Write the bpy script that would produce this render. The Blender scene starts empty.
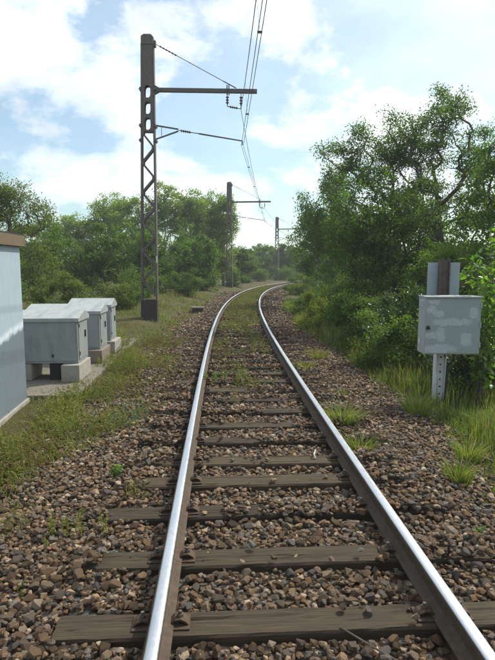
import bpy, bmesh, math, random
import numpy as np
from mathutils import Vector, Matrix, Quaternion

R = math.radians
rng = np.random.default_rng(7)
random.seed(7)
scene = bpy.context.scene
COL = scene.collection

# ------------------------------------------------------------------ camera
cam_d = bpy.data.cameras.new("camera")
cam = bpy.data.objects.new("camera", cam_d)
COL.objects.link(cam)
cam.location = (0, 0, 1.885)
cam.rotation_euler = (R(90 - 7.046), 0, 0)
cam_d.sensor_fit = 'VERTICAL'
cam_d.sensor_height = 24.0
cam_d.lens = 24.0 * 534 / 660
cam_d.clip_start = 0.05
cam_d.clip_end = 3000
scene.camera = cam

# ------------------------------------------------------------------ light
SUN_AZ, SUN_EL = R(50), R(49)
sun_dir = Vector((math.sin(SUN_AZ) * math.cos(SUN_EL), math.cos(SUN_AZ) * math.cos(SUN_EL), math.sin(SUN_EL)))
sl = bpy.data.lights.new("sun", 'SUN')
sl.energy = 4.8
sl.angle = R(0.6)
sl.color = (1.0, 0.93, 0.81)
so = bpy.data.objects.new("sun", sl)
COL.objects.link(so)
so.rotation_euler = (-sun_dir).to_track_quat('-Z', 'Y').to_euler()

world = bpy.data.worlds.new("World")
scene.world = world
world.use_nodes = True
vs = scene.view_settings
vs.view_transform = 'Standard'
vs.look = 'None'
vs.exposure = 0.0
vs.gamma = 1.0
scene.cycles.use_denoising = True
scene.cycles.max_bounces = 6
scene.cycles.transparent_max_bounces = 4


class NT:
    """small helper for building node trees"""
    def __init__(s, tree):
        s.t = tree
        s.n = tree.nodes
        s.l = tree.links

    def add(s, typ, ins=None, **props):
        n = s.n.new(typ)
        for k, v in props.items():
            setattr(n, k, v)
        for k, v in (ins or {}).items():
            sock = n.inputs[k]
            if isinstance(v, bpy.types.NodeSocket):
                s.l.new(v, sock)
            else:
                sock.default_value = v
        return n

    def math(s, op, a, b=0.0, c=None, clamp=False):
        n = s.n.new('ShaderNodeMath')
        n.operation = op
        n.use_clamp = clamp
        for i, v in enumerate((a, b) if c is None else (a, b, c)):
            if isinstance(v, bpy.types.NodeSocket):
                s.l.new(v, n.inputs[i])
            else:
                n.inputs[i].default_value = v
        return n.outputs[0]

    def mix(s, fac, a, b, blend='MIX'):
        n = s.n.new('ShaderNodeMix')
        n.data_type = 'RGBA'
        n.blend_type = blend
        for i, v in ((0, fac), (6, a), (7, b)):
            if isinstance(v, bpy.types.NodeSocket):
                s.l.new(v, n.inputs[i])
            else:
                n.inputs[i].default_value = v if i == 0 else (*v[:3], 1)
        return n.outputs[2]

    def ramp(s, fac, stops, interp='LINEAR'):
        n = s.n.new('ShaderNodeValToRGB')
        cr = n.color_ramp
        cr.interpolation = interp
        while len(cr.elements) < len(stops):
            cr.elements.new(0.5)
        for e, (p, c) in zip(cr.elements, stops):
            e.position = p
            e.color = (*c, 1) if len(c) == 3 else c
        s.l.new(fac, n.inputs[0])
        return n.outputs[0]

    def noise(s, vec, scale, detail=4, rough=0.55, dist=0.0):
        ins = {'Scale': scale, 'Detail': detail, 'Roughness': rough, 'Distortion': dist}
        if vec is not None:
            ins['Vector'] = vec
        return s.add('ShaderNodeTexNoise', ins).outputs[0]


# --- sky: Nishita with thin bright clouds, brighter towards the veiled sun
w = NT(world.node_tree)
w.n.clear()
sky = w.add('ShaderNodeTexSky', sky_type='NISHITA', sun_disc=False, sun_elevation=SUN_EL,
            sun_rotation=SUN_AZ, altitude=150, air_density=1.0, dust_density=1.6, ozone_density=1.6)
tc = w.add('ShaderNodeTexCoord').outputs['Generated']
cv = w.add('ShaderNodeMapping', {'Vector': tc, 'Location': (1.3, 0.2, 0.6), 'Scale': (1.0, 1.0, 1.7)}).outputs[0]
n1 = w.noise(cv, 3.4, 10, 0.56, 0.1)
mask = w.ramp(n1, [(0.0, (0, 0, 0)), (0.455, (0, 0, 0)), (0.50, (0.55, 0.55, 0.55)), (0.58, (0.95, 0.95, 0.95)), (0.7, (1, 1, 1))])
dsun = w.add('ShaderNodeVectorMath', {0: tc, 1: tuple(sun_dir)}, operation='DOT_PRODUCT').outputs['Value']
glow = w.math('POWER', w.math('MAXIMUM', dsun, 0.0), 5.0)
cl = w.math('ADD', w.math('MULTIPLY', glow, 5.0), 11.0)
n2 = w.noise(cv, 6.0, 6, 0.55)
cl = w.math('MULTIPLY', cl, w.math('ADD', w.math('MULTIPLY', n2, 1.1), 0.42))
cloud = w.add('ShaderNodeCombineXYZ', {0: w.math('MULTIPLY', cl, 0.97), 1: cl, 2: w.math('MULTIPLY', cl, 1.02)}).outputs[0]
# thin veil everywhere plus the thicker clouds
glare = w.math('POWER', w.math('MAXIMUM', dsun, 0.0), 3.0)
mask2 = w.math('ADD', w.math('ADD', w.math('MULTIPLY', mask, 0.72), 0.14), w.math('MULTIPLY', glare, 0.45), clamp=True)
skyb = w.mix(1.0, sky.outputs[0], (1.18, 1.42, 1.36), 'MULTIPLY')
skyc = w.mix(mask2, skyb, cloud)
bg = w.add('ShaderNodeBackground', {'Color': skyc, 'Strength': 0.12})
wo = w.add('ShaderNodeOutputWorld')
w.l.new(bg.outputs[0], wo.inputs[0])


# ------------------------------------------------------------------ materials
def new_mat(name):
    m = bpy.data.materials.new(name)
    m.use_nodes = True
    t = NT(m.node_tree)
    t.n.clear()
    out = t.add('ShaderNodeOutputMaterial')
    return m, t, out


def principled(t, out, color, rough=0.7, spec=0.4, metal=0.0, normal=None):
    ins = {'Base Color': color if isinstance(color, bpy.types.NodeSocket) else (*color, 1), 'Roughness': rough,
           'Specular IOR Level': spec, 'Metallic': metal}
    if normal is not None:
        ins['Normal'] = normal
    p = t.add('ShaderNodeBsdfPrincipled', ins)
    t.l.new(p.outputs[0], out.inputs[0])
    return p


def bump(t, h, strength=0.3, dist=0.01):
    return t.add('ShaderNodeBump', {'Height': h, 'Strength': strength, 'Distance': dist}).outputs[0]


def objc(t):
    return t.add('ShaderNodeTexCoord').outputs['Object']


def geop(t):
    return t.add('ShaderNodeNewGeometry').outputs['Position']


STONE_STOPS = [(0.0, (0.040, 0.034, 0.028)), (0.18, (0.108, 0.070, 0.042)), (0.36, (0.205, 0.125, 0.068)),
               (0.46, (0.100, 0.100, 0.098)), (0.60, (0.28, 0.178, 0.098)), (0.74, (0.180, 0.175, 0.165)), (0.80, (0.12, 0.115, 0.105)),
               (0.91, (0.38, 0.26, 0.155)), (1.0, (0.50, 0.42, 0.32))]


def stone_mat(name, per_object):
    m, t, out = new_mat(name)
    if per_object:
        r = t.add('ShaderNodeObjectInfo').outputs['Random']
        c = objc(t)
    else:
        r = t.add('ShaderNodeAttribute', attribute_name='rnd').outputs['Fac']
        c = geop(t)
    col = t.ramp(r, STONE_STOPS)
    n = t.noise(c, 48, 5, 0.7)
    col = t.mix(t.math('MULTIPLY', t.math('MULTIPLY_ADD', n, 3.0, -1.0, clamp=True), 0.42), col, (0.15, 0.10, 0.058))
    n2 = t.noise(c, 130, 5, 0.7)
    col = t.mix(0.7, col, t.ramp(n2, [(0.3, (0.45, 0.45, 0.45)), (0.7, (1.35, 1.32, 1.28))]), 'MULTIPLY')
    principled(t, out, col, 0.88, 0.25, normal=bump(t, t.math('ADD', n2, t.math('MULTIPLY', n, 1.2)), 1.0, 0.008))
    return m


def wood_mat(name, dark=1.0):
    m, t, out = new_mat(name)
    c = objc(t)
    mp = t.add('ShaderNodeMapping', {'Vector': c, 'Scale': (1.6, 60.0, 60.0)}).outputs[0]
    g = t.noise(mp, 1.6, 5, 0.65, 0.4)
    blot = t.noise(c, 4.0, 4, 0.6)
    rv = t.add('ShaderNodeObjectInfo').outputs['Random']
    col = t.ramp(g, [(0.28, (0.016 * dark, 0.012 * dark, 0.008 * dark)), (0.45, (0.065 * dark, 0.047 * dark, 0.030 * dark)), (0.6, (0.10 * dark, 0.075 * dark, 0.047 * dark)),
                     (0.75, (0.18 * dark, 0.135 * dark, 0.085 * dark))])
    col = t.mix(t.math('MULTIPLY', blot, 0.8), col, (0.055 * dark, 0.048 * dark, 0.036 * dark))
    col = t.mix(0.6, col, t.ramp(rv, [(0, (0.6, 0.6, 0.62)), (1, (1.45, 1.35, 1.2))]), 'MULTIPLY')
    principled(t, out, col, 0.85, 0.25, normal=bump(t, g, 0.7, 0.005))
    return m


def rust_mat(name, c0=(0.045, 0.03, 0.022), c1=(0.13, 0.085, 0.055), rough=0.8):
    m, t, out = new_mat(name)
    c = geop(t)
    n = t.noise(c, 22, 5, 0.65)
    n2 = t.noise(c, 160, 3, 0.6)
    col = t.mix(n2, t.ramp(n, [(0.35, c0), (0.65, c1)]), tuple((a + b) / 2 for a, b in zip(c0, c1)))
    principled(t, out, col, rough, 0.3, normal=bump(t, n2, 0.3, 0.003))
    return m


def paint_mat(name, col, rough=0.5, wear=0.25, dirt=(0.10, 0.095, 0.08), scale=3.0):
    m, t, out = new_mat(name)
    c = geop(t)
    mp = t.add('ShaderNodeMapping', {'Vector': c, 'Scale': (3.0, 3.0, 0.7)}).outputs[0]
    n = t.noise(mp, scale, 6, 0.65, 0.3)
    n2 = t.noise(c, 60, 4, 0.6)
    f = t.ramp(n, [(0.42, (0, 0, 0)), (0.78, (1, 1, 1))])
    cc = t.mix(t.math('MULTIPLY', f, wear), col, dirt)
    cc = t.mix(0.35, cc, t.ramp(n2, [(0.3, (0.8, 0.8, 0.8)), (0.7, (1.15, 1.15, 1.15))]), 'MULTIPLY')
    principled(t, out, cc, rough, 0.4, normal=bump(t, n2, 0.08, 0.003))
    return m


def concrete_mat(name, col=(0.36, 0.34, 0.30)):
    m, t, out = new_mat(name)
    c = geop(t)
    n = t.noise(c, 6, 6, 0.65)
    n2 = t.noise(c, 90, 4, 0.65)
    cc = t.mix(n, tuple(x * 0.55 for x in col), tuple(x * 1.25 for x in col))
    cc = t.mix(0.5, cc, t.ramp(n2, [(0.3, (0.65, 0.65, 0.65)), (0.7, (1.25, 1.25, 1.25))]), 'MULTIPLY')
    principled(t, out, cc, 0.9, 0.2, normal=bump(t, n2, 0.4, 0.004))
    return m


def leaf_mat(name, stops, trans=0.5, rough=0.55, spec=0.22):
    m, t, out = new_mat(name)
    r = t.add('ShaderNodeAttribute', attribute_name='rnd').outputs['Fac']
    col = t.ramp(r, stops)
    p = t.add('ShaderNodeBsdfPrincipled', {'Base Color': col, 'Roughness': rough, 'Specular IOR Level': spec})
    tr = t.add('ShaderNodeBsdfTranslucent', {'Color': t.mix(1.0, col, (1.5, 1.8, 0.65), 'MULTIPLY')})
    mx = t.add('ShaderNodeMixShader', {0: trans, 1: p.outputs[0], 2: tr.outputs[0]})
    t.l.new(mx.outputs[0], out.inputs[0])
    return m


def G(*cols):
    return [(i / (len(cols) - 1), c) for i, c in enumerate(cols)]


M = {}
M['stone_obj'] = stone_mat('crushed_stone_single', True)
M['stone'] = stone_mat('crushed_stone', False)
M['sleeper'] = wood_mat('creosoted_timber', 0.76)
M['plank'] = wood_mat('weathered_board', 1.9)
M['rust'] = rust_mat('rail_rust', (0.040, 0.030, 0.023), (0.115, 0.082, 0.056))
M['plate_rust'] = rust_mat('plate_rust', (0.040, 0.028, 0.020), (0.105, 0.066, 0.040))
M['mast'] = rust_mat('dark_mast_paint', (0.07, 0.066, 0.062), (0.155, 0.14, 0.125), 0.55)
mt_ = NT(M['mast'].node_tree)
pb = [n_ for n_ in mt_.n if n_.type == 'BSDF_PRINCIPLED'][0]
oldc = pb.inputs['Base Color'].links[0].from_socket
sv_ = mt_.add('ShaderNodeMapping', {'Vector': geop(mt_), 'Scale': (9.0, 9.0, 0.8)}).outputs[0]
f_ = mt_.ramp(mt_.noise(sv_, 1.6, 6, 0.7), [(0.52, (0, 0, 0)), (0.68, (0.8, 0.8, 0.8))])
mt_.l.new(mt_.mix(f_, oldc, (0.13, 0.075, 0.045)), pb.inputs['Base Color'])
M['mast_base'] = rust_mat('dark_base', (0.035, 0.030, 0.026), (0.075, 0.065, 0.055), 0.85)
M['cab'] = paint_mat('cabinet_grey', (0.275, 0.31, 0.308), 0.5, 0.4)
M['cab_lid'] = paint_mat('cabinet_lid_grey', (0.345, 0.38, 0.375), 0.5, 0.4)
M['dark'] = paint_mat('dark_gap', (0.03, 0.03, 0.03), 0.8, 0.1)
M['concrete'] = concrete_mat('concrete')
M['concrete_red'] = concrete_mat('reddish_concrete', (0.25, 0.205, 0.17))
M['concrete_slab'] = concrete_mat('slab_concrete', (0.20, 0.18, 0.15))
M['white'] = paint_mat('white_post_paint', (0.62, 0.64, 0.66), 0.5, 0.35)
M['sign_back'] = paint_mat('sign_back_grey', (0.33, 0.39, 0.43), 0.5, 0.2)
M['post_dark'] = rust_mat('dark_post', (0.05, 0.042, 0.036), (0.14, 0.12, 0.10))
M['porcelain'] = paint_mat('insulator_brown', (0.09, 0.07, 0.06), 0.3, 0.1)
M['copper'] = paint_mat('wire_dull', (0.06, 0.058, 0.055), 0.6, 0.1)
M['bark'] = rust_mat('bark', (0.055, 0.045, 0.036), (0.15, 0.125, 0.10), 0.9)
M['bark_light'] = rust_mat('bark_light', (0.12, 0.11, 0.09), (0.26, 0.24, 0.20), 0.9)
M['stick'] = paint_mat('bleached_stick', (0.55, 0.52, 0.45), 0.8, 0.2)

# polished running surface
m, t, out = new_mat('polished_steel')
c = geop(t)
mp = t.add('ShaderNodeMapping', {'Vector': c, 'Scale': (60.0, 1.2, 1.0)}).outputs[0]
n = t.noise(mp, 1.0, 4, 0.6)
n2 = t.noise(c, 40, 3, 0.6)
principled(t, out, t.ramp(n, [(0.3, (0.52, 0.545, 0.58)), (0.7, (0.66, 0.68, 0.71))]), t.ramp(n2, [(0.3, (0.34,) * 3), (0.7, (0.46,) * 3)]), 0.5, 1.0)
M['steel'] = m

# ground: soil with moss and dry grass
m, t, out = new_mat('soil_and_grass')
c = geop(t)
n = t.noise(c, 0.7, 6, 0.65)
n2 = t.noise(c, 9, 5, 0.7)
n3 = t.noise(c, 70, 4, 0.7)
col = t.mix(t.ramp(n2, [(0.35, (0, 0, 0)), (0.65, (1, 1, 1))]), (0.075, 0.058, 0.038), (0.068, 0.078, 0.026))
col = t.mix(t.ramp(n, [(0.4, (0, 0, 0)), (0.7, (0.6, 0.6, 0.6))]), col, (0.12, 0.11, 0.045))
col = t.mix(0.6, col, t.ramp(n3, [(0.3, (0.5, 0.5, 0.5)), (0.7, (1.4, 1.4, 1.4))]), 'MULTIPLY')
principled(t, out, col, 0.95, 0.1, normal=bump(t, n3, 0.8, 0.02))
M['soil'] = m

# ballast bed under the loose stones (seen between stones and far away)
m, t, out = new_mat('ballast_bed')
c = geop(t)
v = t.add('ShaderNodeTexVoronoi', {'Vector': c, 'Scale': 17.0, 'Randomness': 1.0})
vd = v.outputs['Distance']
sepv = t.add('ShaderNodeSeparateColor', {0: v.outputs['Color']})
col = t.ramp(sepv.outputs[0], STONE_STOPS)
col = t.mix(t.ramp(vd, [(0.35, (0, 0, 0)), (0.75, (0.85, 0.85, 0.85))]), col, (0.022, 0.018, 0.014))  # cell rims near-black: shade of the crevices painted into the colour
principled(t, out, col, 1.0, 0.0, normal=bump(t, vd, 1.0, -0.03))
M['bed'] = m

# leaves and grasses
M['leaf_dark'] = leaf_mat('leaf_dark', G((0.042, 0.082, 0.02), (0.062, 0.112, 0.026), (0.088, 0.14, 0.03), (0.125, 0.17, 0.04)))
M['leaf_mid'] = leaf_mat('leaf_mid', G((0.048, 0.092, 0.02), (0.072, 0.125, 0.026), (0.10, 0.155, 0.03), (0.14, 0.18, 0.04)), 0.45)
M['leaf_pale'] = leaf_mat('leaf_pale', G((0.11, 0.17, 0.04), (0.155, 0.22, 0.052), (0.20, 0.26, 0.065), (0.25, 0.29, 0.085)), 0.45)
M['leaf_olive'] = leaf_mat('leaf_olive', G((0.065, 0.10, 0.028), (0.095, 0.135, 0.036), (0.13, 0.16, 0.045), (0.15, 0.145, 0.055)), 0.42)
M['leaf_yellow'] = leaf_mat('leaf_yellow', G((0.075, 0.11, 0.022), (0.115, 0.15, 0.03), (0.165, 0.185, 0.035), (0.22, 0.21, 0.04)), 0.42)
M['leaf_bright'] = leaf_mat('leaf_bright', G((0.07, 0.135, 0.02), (0.095, 0.17, 0.025), (0.125, 0.21, 0.03), (0.16, 0.23, 0.05)), 0.48, 0.35, 0.5)
M['leaf_glossy'] = leaf_mat('leaf_glossy', G((0.04, 0.075, 0.022), (0.06, 0.10, 0.03), (0.08, 0.13, 0.035), (0.10, 0.15, 0.05)), 0.3, 0.28, 0.6)
M['grass_dry'] = leaf_mat('grass_dry', G((0.17, 0.10, 0.05), (0.16, 0.15, 0.045), (0.14, 0.185, 0.035), (0.20, 0.23, 0.05), (0.38, 0.31, 0.15)), 0.3, 0.7, 0.2)
M['grass_green'] = leaf_mat('grass_green', G((0.13, 0.095, 0.045), (0.10, 0.14, 0.03), (0.13, 0.18, 0.035), (0.17, 0.22, 0.045), (0.25, 0.25, 0.08), (0.36, 0.30, 0.15)), 0.35, 0.6, 0.25)
M['weed'] = leaf_mat('weed_leaf', G((0.17, 0.09, 0.045), (0.125, 0.115, 0.035), (0.12, 0.15, 0.035), (0.18, 0.19, 0.045), (0.26, 0.22, 0.065)), 0.3, 0.7, 0.2)
M['weed_teal'] = leaf_mat('weed_bluegreen', G((0.05, 0.10, 0.07), (0.09, 0.16, 0.11), (0.16, 0.24, 0.17)), 0.3, 0.6, 0.3)


def soft_rect(t, x, z, cx, cz, hw, hh, soft):
    dx = t.math('DIVIDE', t.math('SUBTRACT', x, cx), hw + soft * 0.4)
    dz = t.math('DIVIDE', t.math('SUBTRACT', z, cz), hh + soft * 0.4)
    d = t.math('ADD', t.math('POWER', t.math('ABSOLUTE', dx), 3.0), t.math('POWER', t.math('ABSOLUTE', dz), 3.0))
    return t.math('SUBTRACT', 1.6, t.math('MULTIPLY', d, 1.3), clamp=True)


# control box door: grey-green paint with lighter patches of cover paint
m, t, out = new_mat('patched_box_paint')
c = objc(t)
nz = t.add('ShaderNodeTexNoise', {'Vector': c, 'Scale': 9.0, 'Detail': 6.0, 'Roughness': 0.65})
off = t.add('ShaderNodeVectorMath', {0: nz.outputs[1], 1: (0.5, 0.5, 0.5)}, operation='SUBTRACT').outputs[0]
off = t.add('ShaderNodeVectorMath', {0: off, 'Scale': 0.14}, operation='SCALE').outputs[0]
cc = t.add('ShaderNodeVectorMath', {0: c, 1: off}, operation='ADD').outputs[0]
s_ = t.add('ShaderNodeSeparateXYZ', {0: cc})
acc = None
for (cx, cy, hw, hh) in ((185, 252, 18, 8), (180, 283, 14, 10), (206, 297, 14, 8), (325, 295, 8, 14), (250, 325, 66, 8),
                         (180, 372, 18, 7), (215, 370, 10, 22), (302, 385, 14, 18), (213, 418, 55, 10)):
    k = 0.755 / 190
    r = soft_rect(t, s_.outputs[0], s_.outputs[2], (cx - 160) * k, (438 - cy) * k, hw * k, hh * k, 0.05)
    acc = r if acc is None else t.math('MAXIMUM', acc, r)
fine = t.noise(c, 30, 4, 0.6)
acc = t.math('MULTIPLY', acc, t.math('ADD', t.math('MULTIPLY', fine, 1.2), 0.1))
col = t.mix(acc, (0.265, 0.31, 0.305), (0.42, 0.465, 0.47))
col = t.mix(0.3, col, t.ramp(fine, [(0.3, (0.8, 0.8, 0.8)), (0.7, (1.15, 1.15, 1.15))]), 'MULTIPLY')
principled(t, out, col, 0.5, 0.35)
M['box_patched'] = m
M['box'] = paint_mat('box_grey', (0.36, 0.40, 0.40), 0.5, 0.35)

# shed wall: two coats of blue-grey paint, upper coat brushed on with a ragged lower edge
m, t, out = new_mat('shed_wall_paint')
c = objc(t)
s_ = t.add('ShaderNodeSeparateXYZ', {0: c})
edge = t.noise(c, 5.0, 5, 0.6)
zz = t.math('ADD', s_.outputs[2], t.math('MULTIPLY', t.math('SUBTRACT', edge, 0.5), 0.16))
zz = t.math('ADD', zz, t.math('MULTIPLY', s_.outputs[1], -0.12))
up = t.math('MULTIPLY_ADD', t.math('SUBTRACT', zz, 1.06), 22.0, 0.5, clamp=True)
band = t.math('SUBTRACT', 1.0, t.math('MULTIPLY', t.math('ABSOLUTE', t.math('SUBTRACT', zz, 1.12)), 14.0), clamp=True)
mp = t.add('ShaderNodeMapping', {'Vector': c, 'Scale': (5, 5, 1.0)}).outputs[0]
st = t.noise(mp, 3.0, 5, 0.65, 0.4)
fine = t.noise(c, 45, 4, 0.6)
lo = t.mix(st, (0.12, 0.155, 0.18), (0.175, 0.215, 0.24))
hi = t.mix(st, (0.25, 0.33, 0.40), (0.43, 0.51, 0.57))
col = t.mix(up, lo, hi)
col = t.mix(t.math('MULTIPLY', band, t.math('MULTIPLY', st, 1.2)), col, (0.72, 0.77, 0.80))
grime = t.math('SUBTRACT', 1.0, t.math('MULTIPLY', zz, 4.0), clamp=True)
col = t.mix(t.math('MULTIPLY', grime, t.math('MULTIPLY', st, 0.9)), col, (0.14, 0.14, 0.11))
col = t.mix(0.3, col, t.ramp(fine, [(0.3, (0.82, 0.82, 0.82)), (0.7, (1.12, 1.12, 1.12))]), 'MULTIPLY')
principled(t, out, col, 0.6, 0.3, normal=bump(t, fine, 0.15, 0.004))
M['shed'] = m


# ------------------------------------------------------------------ object helpers
def tag(o, label=None, cat=None, group=None, kind=None):
    if label:
        o['label'] = label
    if cat:
        o['category'] = cat
    if group:
        o['group'] = group
    if kind:
        o['kind'] = kind
    return o


def empty(name, loc=(0, 0, 0), rz=0.0):
    o = bpy.data.objects.new(name, None)
    o.empty_display_size = 0.2
    o.location = loc
    o.rotation_euler = (0, 0, rz)
    COL.objects.link(o)
    return o


def link(name, mesh, parent=None, loc=(0, 0, 0)):
    o = bpy.data.objects.new(name, mesh)
    o.location = loc
    if parent is not None:
        o.parent = parent
    COL.objects.link(o)
    return o


def np_mesh(name, V, tris=None, quads=None, rnd=None, mat=None, smooth=False):
    """mesh from numpy arrays; rnd = one float per vertex"""
    me = bpy.data.meshes.new(name)
    V = np.asarray(V, np.float32)
    idx, tot = [], []
    if quads is not None and len(quads):
        idx.append(np.asarray(quads, np.int32).ravel())
        tot.append(np.full(len(quads), 4, np.int32))
    if tris is not None and len(tris):
        idx.append(np.asarray(tris, np.int32).ravel())
        tot.append(np.full(len(tris), 3, np.int32))
    idx = np.concatenate(idx)
    tot = np.concatenate(tot)
    st = np.concatenate([[0], np.cumsum(tot)[:-1]]).astype(np.int32)
    me.vertices.add(len(V))
    me.vertices.foreach_set('co', V.ravel())
    me.loops.add(len(idx))
    me.loops.foreach_set('vertex_index', idx)
    me.polygons.add(len(tot))
    me.polygons.foreach_set('loop_start', st)
    me.polygons.foreach_set('loop_total', tot)
    if smooth:
        me.polygons.foreach_set('use_smooth', np.ones(len(tot), bool))
    else:
        me.polygons.foreach_set('use_smooth', np.zeros(len(tot), bool))
    if rnd is not None:
        a = me.attributes.new('rnd', 'FLOAT', 'POINT')
        a.data.foreach_set('value', np.asarray(rnd, np.float32))
    me.update(calc_edges=True)
    if mat:
        me.materials.append(mat)
    return me


class MB:
    def __init__(s):
        s.v, s.f = [], []

    def add(s, vs_, fs):
        o = len(s.v)
        s.v.extend([tuple(p) for p in vs_])
        s.f.extend([tuple(i + o for i in f) for f in fs])
        return s

    def box(s, x0, x1, y0, y1, z0, z1, mtx=None):
        p = [(x, y, z) for z in (z0, z1) for y in (y0, y1) for x in (x0, x1)]
        if mtx is not None:
            p = [mtx @ Vector(q) for q in p]
        return s.add(p, [(0, 2, 3, 1), (4, 5, 7, 6), (0, 1, 5, 4), (2, 6, 7, 3), (0, 4, 6, 2), (1, 3, 7, 5)])

    def bar(s, a, b, wd, th, up=(0, 0, 1)):
        """rectangular bar from a to b: wd across (perpendicular to up), th along up"""
        a, b = Vector(a), Vector(b)
        d = (b - a).normalized()
        sd = d.cross(Vector(up))
        if sd.length < 1e-4:
            sd = d.cross(Vector((1, 0, 0)))
        sd.normalize()
        u = sd.cross(d).normalized()
        p = []
        for q in (a, b):
            for i, j in ((-1, -1), (1, -1), (1, 1), (-1, 1)):
                p.append(q + sd * (i * wd / 2) + u * (j * th / 2))
        return s.add(p, [(3, 2, 1, 0), (4, 5, 6, 7), (0, 1, 5, 4), (1, 2, 6, 5), (2, 3, 7, 6), (3, 0, 4, 7)])

    def tube(s, pts, r, n=6, cap=True):
        pts = [Vector(p) for p in pts]
        rs = r if hasattr(r, '__len__') else [r] * len(pts)
        vs_, fs = [], []
        ref = None
        for i, p in enumerate(pts):
            d = (pts[min(i + 1, len(pts) - 1)] - pts[max(i - 1, 0)])
            if d.length < 1e-9:
                d = Vector((0, 0, 1))
            d.normalize()
            if ref is None:
                ref = d.orthogonal().normalized()
            else:
                ref = (ref - d * ref.dot(d))
                ref = ref.normalized() if ref.length > 1e-6 else d.orthogonal().normalized()
            b = d.cross(ref)
            for k in range(n):
                a = 2 * math.pi * k / n
                vs_.append(p + (ref * math.cos(a) + b * math.sin(a)) * rs[i])
        for i in range(len(pts) - 1):
            for k in range(n):
                k2 = (k + 1) % n
                fs.append((i * n + k, i * n + k2, (i + 1) * n + k2, (i + 1) * n + k))
        if cap:
            fs.append(tuple(reversed(range(n))))
            fs.append(tuple(range((len(pts) - 1) * n, len(pts) * n)))
        return s.add(vs_, fs)

    def prism(s, prof, y0, y1):
        """profile (x,z) counter-clockwise seen from -y, extruded along y"""
        n = len(prof)
        p = [(x, y0, z) for x, z in prof] + [(x, y1, z) for x, z in prof]
        f = [tuple(range(n)), tuple(reversed(range(n, 2 * n)))]
        for i in range(n):
            j = (i + 1) % n
            f.append((i, i + n, j + n, j))
        return s.add(p, f)

    def mesh(s, name, mat, smooth=False, bevel=0.0):
        me = bpy.data.meshes.new(name)
        me.from_pydata([tuple(p) for p in s.v], [], s.f)
        bm = bmesh.new()
        bm.from_mesh(me)
        bmesh.ops.recalc_face_normals(bm, faces=bm.faces)
        if bevel > 0:
            ed = [e for e in bm.edges if len(e.link_faces) == 2 and e.calc_face_angle(0) > 0.6]
            bmesh.ops.bevel(bm, geom=ed, offset=bevel, segments=2, profile=0.6, affect='EDGES')
        bm.to_mesh(me)
        bm.free()
        if smooth:
            for p in me.polygons:
                p.use_smooth = True
        me.materials.append(mat)
        return me

    def build(s, name, mat, parent=None, smooth=False, bevel=0.0, loc=(0, 0, 0)):
        return link(name, s.mesh(name, mat, smooth, bevel), parent, loc)


# smooth pseudo noise on numpy arrays
_ph = np.random.default_rng(3).uniform(0, 6.28, (24, 3))


def vn(x, y, k=0, f=1.0):
    r = 0
    amp = 1.0
    for i in range(4):
        p = _ph[(k * 4 + i) % 24]
        a = p[2]
        u = (x * math.cos(a) + y * math.sin(a)) * f
        v_ = (-x * math.sin(a) + y * math.cos(a)) * f
        r = r + amp * np.sin(u + p[0] + 1.3 * np.sin(v_ * 0.7 + p[1])) * np.cos(v_ * 0.9 + p[1])
        f *= 1.9
        amp *= 0.6
    return r / 1.6


# ------------------------------------------------------------------ the line of the track
CO = [0.4402, -2.6852, -0.033, 6.6321, -1.8412]
PX = np.polynomial.Polynomial(CO)
DPX = PX.deriv()


def xc(y):
    y = np.asarray(y, float)
    ym = np.minimum(y, 74.0)
    return PX(ym / 50) + np.where(y > 74, (y - 74) * (DPX(74 / 50) / 50), 0)


def slope(y):
    return DPX(np.minimum(np.asarray(y, float), 74.0) / 50) / 50


def zd(y):
    y = np.asarray(y, float)
    return -0.55 * (np.clip(y - 15, 0, 85) / 60) ** 1.6


def tp(y, d, z=0.0):
    """point at station y, lateral offset d, height z above sleeper top"""
    th = np.arctan(slope(y))
    return np.stack([xc(y) + d * np.cos(th), y - d * np.sin(th), zd(y) + z + 0 * np.asarray(d)], -1)


def sst(a, b, x):
    t_ = np.clip((x - a) / (b - a), 0, 1)
    return t_ * t_ * (3 - 2 * t_)


def eL(y):
    return -2.75 + 1.25 * sst(3.2, 6.8, y) + 0.12 * np.sin(y * 2.1) * np.sin(y * 0.83 + 1)


def eR(y):
    return 1.72 + 0.42 * sst(3.8, 6.6, y) - 0.45 * sst(9, 16, y) + 0.10 * np.sin(y * 1.7 + 2) * np.sin(y * 0.9)


def bed_h(y, d):
    a = np.abs(d)
    h = -0.054 + 0.018 * vn(d, y, 1, 3.0)
    h = h - 0.02 * np.exp(-((a - 0.7525) / 0.14) ** 2)
    h = h - 0.10 * sst(1.5, 2.6, a)
    h = h + 0.03 * np.exp(-((a - 1.15) / 0.3) ** 2)
    return h


def ground_h(y, d):
    l, r = eL(y), eR(y)
    n = vn(d, y, 2, 0.9) * 0.035
    left = -0.05 + n + 0.22 * sst(-2.0, -3.4, d) * sst(11, 17, y) * (1 - sst(-7, -12, d))
    right = -0.15 + n - 0.06 * sst(2.4, 3.2, d) + 0.35 * sst(3.6, 7, d)
    h = np.where(d < 0, left, right)
    dep = np.where(d < 0, 1 - sst(l - 0.12, l - 0.55, d), 1 - sst(r + 0.12, r + 0.5, d))
    bedz = -0.40
    return np.where(dep > 0, h * (1 - dep) + bedz * dep, h)


def ground_z(x, y):
    """terrain height at world x, y (outside the ballast)"""
    d = np.asarray(x) - xc(y)
    return ground_h(y, d) + zd(y)


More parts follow.
